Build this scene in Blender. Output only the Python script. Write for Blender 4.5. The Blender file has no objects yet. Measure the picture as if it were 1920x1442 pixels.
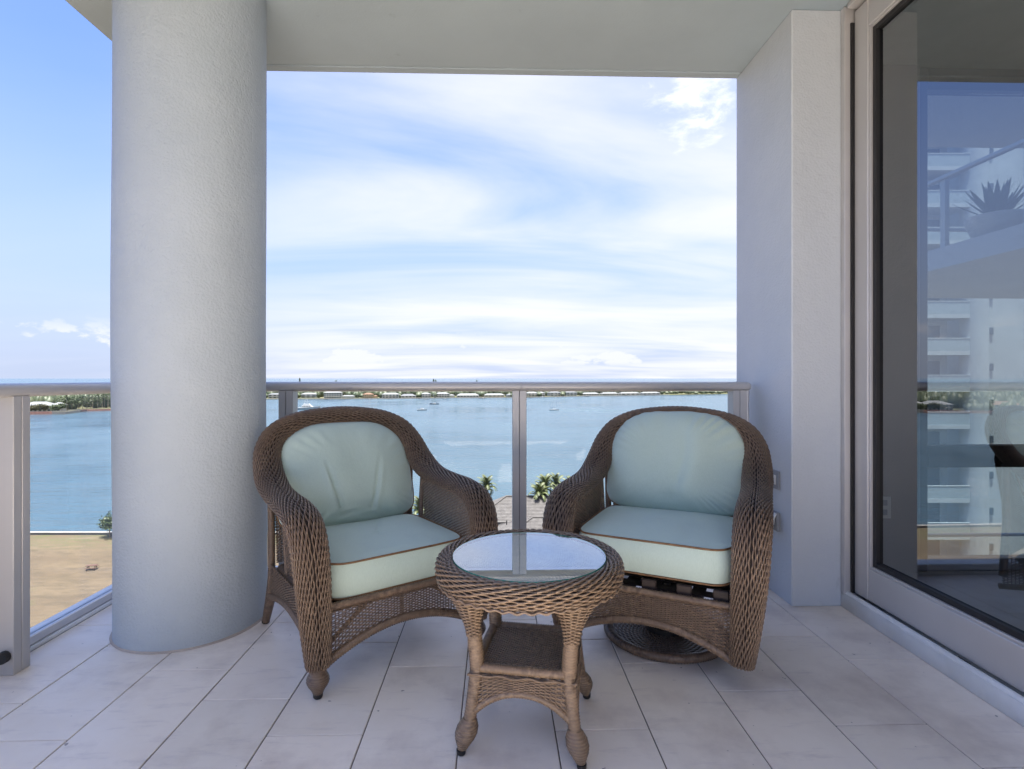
import bpy, math, random
import numpy as np
from mathutils import Vector

random.seed(7)
rng = np.random.default_rng(7)
R = math.radians
scene = bpy.context.scene
col = scene.collection

# ------------------------------------------------------------------ camera, sky, sun, exposure
F = 1030.0                       # focal length in pixels of the 1920 wide photograph
YAW = math.atan(30 / 1030)
CAM_H = 1.12
cd = bpy.data.cameras.new('camera')
cd.sensor_width = 36
cd.lens = F / 1920 * 36
cd.shift_y = -12 / 1920
cd.clip_start = 0.05
cd.clip_end = 60000
cam = bpy.data.objects.new('camera', cd)
cam.location = (0, 0, CAM_H)
cam.rotation_euler = (R(90), 0, -YAW)
col.objects.link(cam)
scene.camera = cam

SUN_EL, SUN_AZ = 83, 172         # azimuth of the sun, clockwise from +Y
world = bpy.data.worlds.new('World')
scene.world = world
world.use_nodes = True


def build_world():
    nt = world.node_tree
    nt.nodes.clear()
    N, L = nt.nodes.new, nt.links.new

    def math_(op, a, b=None, c=None):
        n = N('ShaderNodeMath'); n.operation = op
        for i, v in enumerate((a, b, c)):
            if v is None: continue
            if isinstance(v, (int, float)): n.inputs[i].default_value = v
            else: L(v, n.inputs[i])
        return n.outputs[0]

    def smooth(v, a, b, lo=0.0, hi=1.0):
        n = N('ShaderNodeMapRange'); n.interpolation_type = 'SMOOTHSTEP'
        L(v, n.inputs[0])
        for i, q in enumerate((a, b, lo, hi)): n.inputs[i + 1].default_value = q
        return n.outputs[0]

    def noise(vec, scale, detail=6, rough=.55, dist=0):
        n = N('ShaderNodeTexNoise'); L(vec, n.inputs['Vector'])
        n.inputs['Scale'].default_value = scale; n.inputs['Detail'].default_value = detail
        n.inputs['Roughness'].default_value = rough; n.inputs['Distortion'].default_value = dist
        return n.outputs[0]

    out = N('ShaderNodeOutputWorld'); bg = N('ShaderNodeBackground'); L(bg.outputs[0], out.inputs[0])
    sky = N('ShaderNodeTexSky'); sky.sky_type = 'NISHITA'; sky.sun_disc = False
    sky.sun_elevation = R(SUN_EL); sky.sun_rotation = R(SUN_AZ)
    sky.altitude = 30; sky.air_density = 1.0; sky.dust_density = 1.0; sky.ozone_density = 2.2
    tc = N('ShaderNodeTexCoord')
    sep = N('ShaderNodeSeparateXYZ'); L(tc.outputs['Generated'], sep.inputs[0])
    x, y, z = sep.outputs
    zz = math_('ADD', math_('MAXIMUM', z, 0.0), 0.10)
    com = N('ShaderNodeCombineXYZ')
    L(math_('DIVIDE', x, zz), com.inputs[0]); L(math_('DIVIDE', y, zz), com.inputs[1])
    mp = N('ShaderNodeMapping'); L(com.outputs[0], mp.inputs[0])
    mp.inputs['Rotation'].default_value = (0, 0, R(-18)); mp.inputs['Scale'].default_value = (.42, 1.0, 1)
    mp.inputs['Location'].default_value = (1.7, .6, 0)
    cir = noise(mp.outputs[0], .95, 8, .52, .6)                  # streaky high cloud
    big = noise(com.outputs[0], .42, 2, .5)                      # where the sheet is thick or thin
    hor = math_('SQRT', math_('ADD', math_('MULTIPLY', x, x), math_('MULTIPLY', y, y)))
    az = math_('DIVIDE', x, math_('MAXIMUM', hor, .01))
    side = smooth(az, -.62, -.18)                                # the north is clear
    cover = math_('ADD', math_('MULTIPLY', cir, 1.0), math_('MULTIPLY', math_('SUBTRACT', big, .5), .45))
    fac = math_('MULTIPLY', smooth(cover, .20, .70, 0, .88), math_('ADD', math_('MULTIPLY', side, .9), .10))
    # a few small fair weather puffs low over the sea and one higher up
    pm = N('ShaderNodeMapping'); L(tc.outputs['Generated'], pm.inputs[0])
    pm.inputs['Scale'].default_value = (1, 1, 2.1); pm.inputs['Location'].default_value = (.35, 0, .1)
    pn = noise(pm.outputs[0], 9.0, 8, .6, .2)
    band = math_('MULTIPLY', smooth(z, .012, .03), smooth(z, .10, .055))
    puff = math_('MULTIPLY', smooth(pn, .53, .62), math_('MULTIPLY', band, .75))
    d0 = Vector((.352, .99, .505)).normalized()
    dot = N('ShaderNodeVectorMath'); dot.operation = 'DOT_PRODUCT'
    L(tc.outputs['Generated'], dot.inputs[0]); dot.inputs[1].default_value = d0
    pn2 = noise(pm.outputs[0], 14.0, 8, .62, .3)
    near = smooth(dot.outputs['Value'], .9945, .9993, -.32, .13)
    puff2 = math_('MULTIPLY', smooth(math_('ADD', pn2, near), .50, .80), .85)
    fac2 = math_('MAXIMUM', fac, puff)
    mix = N('ShaderNodeMix'); mix.data_type = 'RGBA'
    hz = N('ShaderNodeMix'); hz.data_type = 'RGBA'                # pale sea haze low down all round
    tn = N('ShaderNodeMix'); tn.data_type = 'RGBA'; tn.blend_type = 'MULTIPLY'; tn.inputs['Factor'].default_value = 1
    L(sky.outputs[0], tn.inputs['A']); tn.inputs['B'].default_value = (.50, .60, .86, 1)
    L(smooth(z, .48, -.02, 0, .93), hz.inputs['Factor']); L(tn.outputs['Result'], hz.inputs['A'])
    hz.inputs['B'].default_value = HAZE + (1,)
    L(fac2, mix.inputs['Factor']); L(hz.outputs['Result'], mix.inputs['A'])
    mix.inputs['B'].default_value = CLOUD + (1,)
    pm_ = N('ShaderNodeMix'); pm_.data_type = 'RGBA'
    L(puff2, pm_.inputs['Factor']); L(mix.outputs['Result'], pm_.inputs['A']); pm_.inputs['B'].default_value = tuple(c * 1.25 for c in CLOUD) + (1,)
    L(pm_.outputs['Result'], bg.inputs[0]); bg.inputs[1].default_value = SKY_STRENGTH


CLOUD = (2.95, 2.97, 3.35)
HAZE = (1.72, 1.98, 2.65)
SKY_STRENGTH = 0.064
build_world()
sd = bpy.data.lights.new('sun', 'SUN'); sd.energy = 3.4; sd.angle = R(.5); sd.color = (1, .955, .89)
sun = bpy.data.objects.new('sun', sd); col.objects.link(sun)
sun.location = (0, -20, 60)
sdir = Vector((math.sin(R(SUN_AZ)) * math.cos(R(SUN_EL)), math.cos(R(SUN_AZ)) * math.cos(R(SUN_EL)), math.sin(R(SUN_EL))))
sun.rotation_euler = sdir.to_track_quat('Z', 'Y').to_euler()

scene.view_settings.view_transform = 'Standard'
scene.view_settings.look = 'None'
scene.view_settings.exposure = 2.5
scene.view_settings.gamma = 1
scene.view_settings.use_curve_mapping = False
scene.render.engine = 'CYCLES'
scene.cycles.use_denoising = True
scene.cycles.max_bounces = 10
scene.cycles.diffuse_bounces = 6
scene.cycles.glossy_bounces = 5
scene.cycles.transmission_bounces = 6
scene.cycles.transparent_max_bounces = 24
scene.cycles.caustics_reflective = False
scene.cycles.caustics_refractive = False
scene.cycles.sample_clamp_indirect = 8


# ------------------------------------------------------------------ photograph pixels to places
def cw(xc, zc):
    """camera right / depth (m) to world X, Y"""
    return (xc * math.cos(YAW) + zc * math.sin(YAW), zc * math.cos(YAW) - xc * math.sin(YAW))


def at_depth(x, y, zc):
    X, Y = cw((x - 960) / F * zc, zc)
    return Vector((X, Y, CAM_H - (y - 709) / F * zc))


def on_level(x, y, z):
    return at_depth(x, y, (CAM_H - z) * F / (y - 709))


# ------------------------------------------------------------------ materials
def new_mat(name):
    m = bpy.data.materials.new(name); m.use_nodes = True
    nt = m.node_tree
    return m, nt, nt.nodes['Principled BSDF']


def nd(nt, kind, **kw):
    n = nt.nodes.new(kind)
    for k, v in kw.items():
        if k in n.inputs.keys() if hasattr(n.inputs, 'keys') else False: n.inputs[k].default_value = v
        else: setattr(n, k, v)
    return n


def coords(nt, scale=(1, 1, 1), kind='Object'):
    tc = nt.nodes.new('ShaderNodeTexCoord'); mp = nt.nodes.new('ShaderNodeMapping')
    nt.links.new(tc.outputs[kind], mp.inputs[0]); mp.inputs['Scale'].default_value = scale
    return mp.outputs[0]


def noise_fac(nt, vec, scale, detail=5, rough=.55, lo=.35, hi=.65):
    n = nt.nodes.new('ShaderNodeTexNoise'); nt.links.new(vec, n.inputs['Vector'])
    n.inputs['Scale'].default_value = scale; n.inputs['Detail'].default_value = detail
    n.inputs['Roughness'].default_value = rough
    mr = nt.nodes.new('ShaderNodeMapRange'); nt.links.new(n.outputs[0], mr.inputs[0])
    mr.inputs[1].default_value = lo; mr.inputs[2].default_value = hi
    return mr.outputs[0], n.outputs[0]


def mixc(nt, fac, a, b):
    m = nt.nodes.new('ShaderNodeMix'); m.data_type = 'RGBA'
    for s, v in (('Factor', fac), ('A', a), ('B', b)):
        if isinstance(v, (int, float)): m.inputs[s].default_value = v
        elif isinstance(v, tuple): m.inputs[s].default_value = v + (1,)
        else: nt.links.new(v, m.inputs[s])
    return m.outputs['Result']


def bump(nt, bsdf, height, strength, dist):
    b = nt.nodes.new('ShaderNodeBump'); b.inputs['Strength'].default_value = strength
    b.inputs['Distance'].default_value = dist
    nt.links.new(height, b.inputs['Height']); nt.links.new(b.outputs[0], bsdf.inputs['Normal'])
    return b


def simple(name, c, rough=.5, metal=0, c2=None, scale=6, bmp=0, bscale=40, bdist=.002, kind='Object'):
    m, nt, b = new_mat(name)
    b.inputs['Roughness'].default_value = rough; b.inputs['Metallic'].default_value = metal
    v = coords(nt, kind=kind)
    c2 = c2 or tuple(q * .86 for q in c)
    f, _ = noise_fac(nt, v, scale)
    nt.links.new(mixc(nt, f, c, c2), b.inputs['Base Color'])
    if bmp:
        _, h = noise_fac(nt, v, bscale, 4)
        bump(nt, b, h, bmp, bdist)
    return m


M = {}


def build_materials():
    # painted stucco: roller texture, faint blotches
    def stucco(name, c, c2, strength):
        m, nt, b = new_mat(name)
        b.inputs['Roughness'].default_value = .62
        v = coords(nt)
        f, _ = noise_fac(nt, v, 2.3, 6, .6, .38, .68)
        base = mixc(nt, f, c, c2)
        s, _ = noise_fac(nt, coords(nt, (1, 1, .35)), 7, 8, .7, .66, .78)      # scuffs
        base2 = mixc(nt, s, base, tuple(q * .82 for q in c2))
        nt.links.new(base2, b.inputs['Base Color'])
        _, h1 = noise_fac(nt, v, 95, 3, .5)
        _, h2 = noise_fac(nt, v, 28, 4, .55)
        _, h3 = noise_fac(nt, v, 5, 4, .5)
        a0 = nt.nodes.new('ShaderNodeMath'); a0.operation = 'MULTIPLY_ADD'
        nt.links.new(h3, a0.inputs[0]); a0.inputs[1].default_value = 3.0; nt.links.new(h2, a0.inputs[2])
        a = nt.nodes.new('ShaderNodeMath'); a.operation = 'ADD'
        nt.links.new(h1, a.inputs[0]); nt.links.new(a0.outputs[0], a.inputs[1])
        bump(nt, b, a.outputs[0], strength, .004)
        return m
    M['stucco'] = stucco('stucco_paint', (.56, .595, .635), (.525, .56, .60), .6)
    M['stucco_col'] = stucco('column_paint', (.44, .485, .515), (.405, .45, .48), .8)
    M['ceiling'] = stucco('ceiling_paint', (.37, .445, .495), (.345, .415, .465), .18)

    # porcelain floor tile
    m, nt, b = new_mat('floor_tile')
    v = coords(nt)
    oi = nt.nodes.new('ShaderNodeObjectInfo')
    off = nt.nodes.new('ShaderNodeVectorMath'); off.operation = 'ADD'
    sc = nt.nodes.new('ShaderNodeVectorMath'); sc.operation = 'SCALE'; sc.inputs[3].default_value = 37.0
    rv = nt.nodes.new('ShaderNodeCombineXYZ')
    for i in range(3): nt.links.new(oi.outputs['Random'], rv.inputs[i])
    nt.links.new(rv.outputs[0], sc.inputs[0]); nt.links.new(v, off.inputs[0]); nt.links.new(sc.outputs[0], off.inputs[1])
    f1, _ = noise_fac(nt, off.outputs[0], 5, 7, .62, .36, .66)
    base = mixc(nt, f1, (.91, .81, .695), (.86, .755, .64))
    mp = nt.nodes.new('ShaderNodeMapping'); nt.links.new(off.outputs[0], mp.inputs[0])
    mp.inputs['Rotation'].default_value = (0, 0, .5); mp.inputs['Scale'].default_value = (3, 14, 1)
    f2, _ = noise_fac(nt, mp.outputs[0], 2.2, 8, .65, .56, .75)
    base = mixc(nt, f2, base, (.74, .645, .565))
    wv = coords(nt, kind='Object')
    gpos = nt.nodes.new('ShaderNodeNewGeometry')
    f3, _ = noise_fac(nt, gpos.outputs['Position'], 2.4, 7, .62, .50, .78)          # brown dirt stains over several tiles
    dm = nt.nodes.new('ShaderNodeMath'); dm.operation = 'MULTIPLY'; nt.links.new(f3, dm.inputs[0]); dm.inputs[1].default_value = .75
    base = mixc(nt, dm.outputs[0], base, (.46, .36, .30))
    f4, _ = noise_fac(nt, gpos.outputs['Position'], 34, 2, .5, .735, .77)          # specks
    base = mixc(nt, f4, base, (.33, .27, .23))
    tint = mixc(nt, oi.outputs['Random'], (.955, .955, .955), (1.03, 1.02, 1.02))
    mul = nt.nodes.new('ShaderNodeMix'); mul.data_type = 'RGBA'; mul.blend_type = 'MULTIPLY'; mul.inputs['Factor'].default_value = 1
    nt.links.new(base, mul.inputs['A']); nt.links.new(tint, mul.inputs['B'])
    nt.links.new(mul.outputs['Result'], b.inputs['Base Color'])
    rr = nt.nodes.new('ShaderNodeMapRange'); nt.links.new(f1, rr.inputs[0]); rr.inputs[3].default_value = .38; rr.inputs[4].default_value = .5
    nt.links.new(rr.outputs[0], b.inputs['Roughness'])
    _, h = noise_fac(nt, off.outputs[0], 55, 5, .6)
    bump(nt, b, h, .12, .002)
    b.inputs['Specular IOR Level'].default_value = .85
    M['tile'] = m
    M['caulk'] = simple('caulk', (.47, .40, .34), .8)
    M['grout'] = simple('grout', (.21, .17, .14), .9, c2=(.13, .105, .085), scale=12)

    M['alu'] = simple('bronze_aluminium', (.51, .495, .485), .36, .25, c2=(.48, .465, .455), scale=3, bmp=.03, bscale=300)
    M['alu_light'] = simple('light_aluminium', (.60, .60, .61), .34, .5, c2=(.56, .56, .57), scale=3)
    M['door_alu'] = simple('door_frame_paint', (.56, .545, .54), .36, .35, c2=(.52, .505, .50), scale=2)
    M['white_sill'] = simple('white_sill_paint', (.80, .81, .82), .4, c2=(.70, .70, .69), scale=5, bmp=.1, bscale=20)
    M['gasket'] = simple('black_gasket', (.018, .017, .018), .55)
    M['white_plastic'] = simple('white_plastic', (.74, .74, .73), .4)
    M['grey_plastic'] = simple('grey_plastic', (.27, .285, .31), .4)
    M['dark'] = simple('dark_rubber', (.02, .018, .016), .6)

    def thin_glass(name, tint, ior, extra, smudge=.0):
        m, nt, b = new_mat(name)
        out = nt.nodes['Material Output']
        tr = nt.nodes.new('ShaderNodeBsdfTransparent'); tr.inputs[0].default_value = tint + (1,)
        gl = nt.nodes.new('ShaderNodeBsdfGlossy'); gl.inputs['Roughness'].default_value = .004
        gl.inputs['Color'].default_value = (1, 1, 1, 1)
        lw = nt.nodes.new('ShaderNodeLayerWeight'); lw.inputs[0].default_value = .5
        f0 = ((ior - 1) / (ior + 1)) ** 2                       # Schlick, the same from both sides
        pw = nt.nodes.new('ShaderNodeMath'); pw.operation = 'POWER'; nt.links.new(lw.outputs['Facing'], pw.inputs[0]); pw.inputs[1].default_value = 5
        fr = nt.nodes.new('ShaderNodeMath'); fr.operation = 'MULTIPLY_ADD'
        nt.links.new(pw.outputs[0], fr.inputs[0]); fr.inputs[1].default_value = 1 - f0; fr.inputs[2].default_value = f0
        ad = nt.nodes.new('ShaderNodeMath'); ad.operation = 'ADD'; ad.use_clamp = True
        nt.links.new(fr.outputs[0], ad.inputs[0]); ad.inputs[1].default_value = extra
        mx = nt.nodes.new('ShaderNodeMixShader')
        nt.links.new(ad.outputs[0], mx.inputs[0]); nt.links.new(tr.outputs[0], mx.inputs[1]); nt.links.new(gl.outputs[0], mx.inputs[2])
        last = mx.outputs[0]
        if smudge:
            df = nt.nodes.new('ShaderNodeBsdfDiffuse'); df.inputs[0].default_value = (.8, .82, .85, 1)
            f, _ = noise_fac(nt, coords(nt, (9, 9, .25)), 1.0, 3, .5, .45, .8)
            sm = nt.nodes.new('ShaderNodeMath'); sm.operation = 'MULTIPLY'; nt.links.new(f, sm.inputs[0]); sm.inputs[1].default_value = smudge
            m2 = nt.nodes.new('ShaderNodeMixShader'); nt.links.new(sm.outputs[0], m2.inputs[0])
            nt.links.new(last, m2.inputs[1]); nt.links.new(df.outputs[0], m2.inputs[2]); last = m2.outputs[0]
        nt.links.new(last, out.inputs[0])
        return m
    M['rail_glass'] = thin_glass('railing_glass', (.975, .985, .985), 1.25, 0, .06)
    M['door_glass'] = thin_glass('tinted_door_glass', (.44, .50, .52), 1.5, .17)
    M['window_glass'] = thin_glass('window_glass', (.88, .92, .92), 1.4, .02)
    M['table_glass'] = thin_glass('table_glass', (.90, .97, .94), 1.75, .26)
    M['pale_weave'] = simple('pale_woven_top', (.62, .66, .62), .6, c2=(.52, .56, .53), scale=60)
    M['glass_edge'] = simple('green_glass_edge', (.10, .42, .30), .15)

    # wicker
    def wicker(name, c1, c2, c3, rough=.36):
        m, nt, b = new_mat(name)
        v = coords(nt)
        f1, _ = noise_fac(nt, v, 60, 3, .6, .3, .7)
        f2, _ = noise_fac(nt, v, 7, 4, .6, .35, .65)
        base = mixc(nt, f1, c1, c2)
        base = mixc(nt, f2, base, c3)
        nt.links.new(base, b.inputs['Base Color'])
        b.inputs['Roughness'].default_value = rough
        b.inputs['Specular IOR Level'].default_value = .45
        return m
    M['wicker'] = wicker('wicker_strand', (.265, .182, .122), (.068, .043, .029), (.148, .100, .068))
    M['wicker_core'] = wicker('wicker_core', (.022, .013, .009), (.015, .009, .006), (.02, .012, .008), .8)
    M['wicker_table'] = wicker('table_wicker_strand', (.31, .22, .146), (.095, .062, .041), (.19, .132, .088))
    M['strap'] = simple('brown_webbing', (.045, .028, .022), .6, c2=(.03, .019, .016))

    # woven cushion fabric
    m, nt, b = new_mat('seafoam_fabric')
    v = coords(nt)
    f, _ = noise_fac(nt, v, 5, 4, .6)
    base = mixc(nt, f, (.46, .565, .495), (.43, .535, .465))
    f2, h2 = noise_fac(nt, coords(nt, (1, 1, .18)), 420, 2, .5, .3, .7)
    base = mixc(nt, f2, base, (.49, .595, .525))
    nt.links.new(base, b.inputs['Base Color'])
    b.inputs['Roughness'].default_value = .8
    b.inputs['Sheen Weight'].default_value = .25; b.inputs['Sheen Roughness'].default_value = .5
    _, h3 = noise_fac(nt, coords(nt, (1, 1, .55)), 11, 5, .55)           # slack in the cloth
    b3 = nt.nodes.new('ShaderNodeBump'); b3.inputs['Strength'].default_value = .35; b3.inputs['Distance'].default_value = .012
    nt.links.new(h3, b3.inputs['Height'])
    b4 = bump(nt, b, h2, .18, .001); nt.links.new(b3.outputs[0], b4.inputs['Normal'])
    M['fabric'] = m
    M['piping'] = simple('brown_piping', (.20, .105, .045), .6, c2=(.15, .075, .03), scale=30)

    # the lagoon and the sea
    m, nt, b = new_mat('lagoon_water')
    b.inputs['Base Color'].default_value = (.05, .10, .13, 1)
    b.inputs['Roughness'].default_value = .2
    b.inputs['IOR'].default_value = 1.33
    gp = nt.nodes.new('ShaderNodeNewGeometry')
    mp = nt.nodes.new('ShaderNodeMapping'); nt.links.new(gp.outputs['Position'], mp.inputs[0])
    mp.inputs['Rotation'].default_value = (0, 0, .15); mp.inputs['Scale'].default_value = (.30, 1, 1)
    _, h1 = noise_fac(nt, mp.outputs[0], .24, 5, .62)
    _, h2 = noise_fac(nt, mp.outputs[0], .05, 3, .55)
    mm = nt.nodes.new('ShaderNodeMath'); mm.operation = 'MULTIPLY_ADD'
    nt.links.new(h2, mm.inputs[0]); mm.inputs[1].default_value = 1.6; nt.links.new(h1, mm.inputs[2])
    bump(nt, b, mm.outputs[0], .75, 2.2)
    f, _ = noise_fac(nt, gp.outputs['Position'], .009, 4, .6, .35, .7)
    wr = nt.nodes.new('ShaderNodeMapRange'); nt.links.new(f, wr.inputs[0]); wr.inputs[3].default_value = .10; wr.inputs[4].default_value = .34   # wind patches
    nt.links.new(wr.outputs[0], b.inputs['Roughness'])
    nt.links.new(mixc(nt, f, (.036, .070, .098), (.056, .088, .108)), b.inputs['Base Color'])
    M['water'] = m

    # dry field
    m, nt, b = new_mat('dry_grass')
    gp = nt.nodes.new('ShaderNodeNewGeometry'); pos = gp.outputs['Position']
    st = nt.nodes.new('ShaderNodeMapping'); nt.links.new(pos, st.inputs[0])
    st.inputs['Scale'].default_value = (.35, 1.0, 1); st.inputs['Rotation'].default_value = (0, 0, .12)
    f1, _ = noise_fac(nt, st.outputs[0], .16, 7, .65, .36, .66)
    base = mixc(nt, f1, (.108, .080, .048), (.076, .054, .032))
    f2, _ = noise_fac(nt, st.outputs[0], .9, 6, .7, .42, .7)
    base = mixc(nt, f2, base, (.058, .044, .026))
    f3, _ = noise_fac(nt, pos, .11, 5, .6, .60, .72)
    base = mixc(nt, f3, base, (.070, .072, .026))
    sx = nt.nodes.new('ShaderNodeSeparateXYZ'); nt.links.new(pos, sx.inputs[0])
    lawn = nt.nodes.new('ShaderNodeMapRange'); nt.links.new(sx.outputs[1], lawn.inputs[0])
    lawn.inputs[1].default_value = 111; lawn.inputs[2].default_value = 117
    lm = nt.nodes.new('ShaderNodeMath'); lm.operation = 'MULTIPLY'; nt.links.new(lawn.outputs[0], lm.inputs[0]); nt.links.new(f2, lm.inputs[1])
    base = mixc(nt, lm.outputs[0], base, (.075, .08, .03))
    nt.links.new(base, b.inputs['Base Color']); b.inputs['Roughness'].default_value = .95
    _, hh = noise_fac(nt, pos, 3, 5, .7); bump(nt, b, hh, .6, .3)
    M['grass'] = m
    M['lawn'] = simple('lawn', (.07, .085, .03), .95, c2=(.11, .095, .045), scale=.05, kind='Object')

    def leaf(name, c, c2, scale=.8):
        m, nt, b = new_mat(name)
        f, _ = noise_fac(nt, coords(nt), scale, 4, .6, .3, .7)
        nt.links.new(mixc(nt, f, c, c2), b.inputs['Base Color'])
        b.inputs['Roughness'].default_value = .55
        try: b.inputs['Subsurface Weight'].default_value = 0
        except KeyError: pass
        return m
    M['leaf'] = leaf('broad_leaf', (.032, .058, .018), (.058, .072, .024))
    M['leaf_olive'] = leaf('olive_leaf', (.075, .066, .026), (.042, .05, .018))
    M['leaf_far'] = leaf('far_foliage', (.040, .060, .026), (.070, .080, .038), .05)
    M['palm'] = leaf('palm_frond', (.055, .085, .022), (.085, .095, .032))
    M['bark'] = simple('bark', (.30, .24, .18), .9, c2=(.20, .16, .12), scale=3)
    M['roof_tile'] = simple('grey_roof_tile', (.095, .088, .084), .8, c2=(.062, .056, .054), scale=1.2)
    M['hw'] = simple('house_white', (.42, .41, .385), .7, scale=.2)
    M['hy'] = simple('house_yellow', (.45, .32, .16), .7, scale=.2)
    M['hg'] = simple('house_grey', (.34, .36, .37), .7, scale=.2)
    M['hb'] = simple('house_beige', (.40, .35, .28), .7, scale=.2)
    M['rw'] = simple('roof_pale', (.17, .175, .18), .6, scale=.2)
    M['rg'] = simple('roof_grey', (.10, .105, .115), .7, scale=.2)
    M['rb'] = simple('roof_clay', (.15, .085, .055), .8, scale=.2)
    M['pane'] = simple('dark_pane', (.035, .05, .06), .12)
    M['dock'] = simple('dock_timber', (.19, .16, .14), .85, c2=(.14, .115, .10), scale=.4)
    M['seawall'] = simple('seawall_concrete', (.26, .25, .235), .85, c2=(.20, .19, .18), scale=.3)
    M['rust'] = simple('rusty_sheet_piling', (.30, .155, .12), .85, c2=(.22, .11, .09), scale=.4)
    M['boat'] = simple('boat_white', (.42, .43, .43), .3, scale=.5)
    M['boat_blue'] = simple('boat_navy', (.03, .045, .08), .3)
    M['tower'] = simple('tower_white', (.55, .58, .60), .6, scale=.3)
    M['tower_glass'] = simple('tower_glazing', (.10, .13, .17), .08)
    M['tower_rail'] = simple('tower_balustrade', (.42, .48, .52), .2)
    M['teak'] = simple('teak_slats', (.10, .052, .035), .55, c2=(.07, .036, .024), scale=3)
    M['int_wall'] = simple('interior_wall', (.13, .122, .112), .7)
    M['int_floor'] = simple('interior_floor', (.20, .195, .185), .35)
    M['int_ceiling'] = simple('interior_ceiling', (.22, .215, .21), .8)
    M['agave'] = leaf('agave_leaf', (.06, .10, .06), (.08, .12, .07))
    M['pot'] = simple('pale_pot', (.62, .61, .58), .5)


build_materials()


# ------------------------------------------------------------------ mesh builder
def unit(v):
    v = np.asarray(v, float)
    return v / np.maximum(np.linalg.norm(v, axis=-1, keepdims=True), 1e-12)


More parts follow.
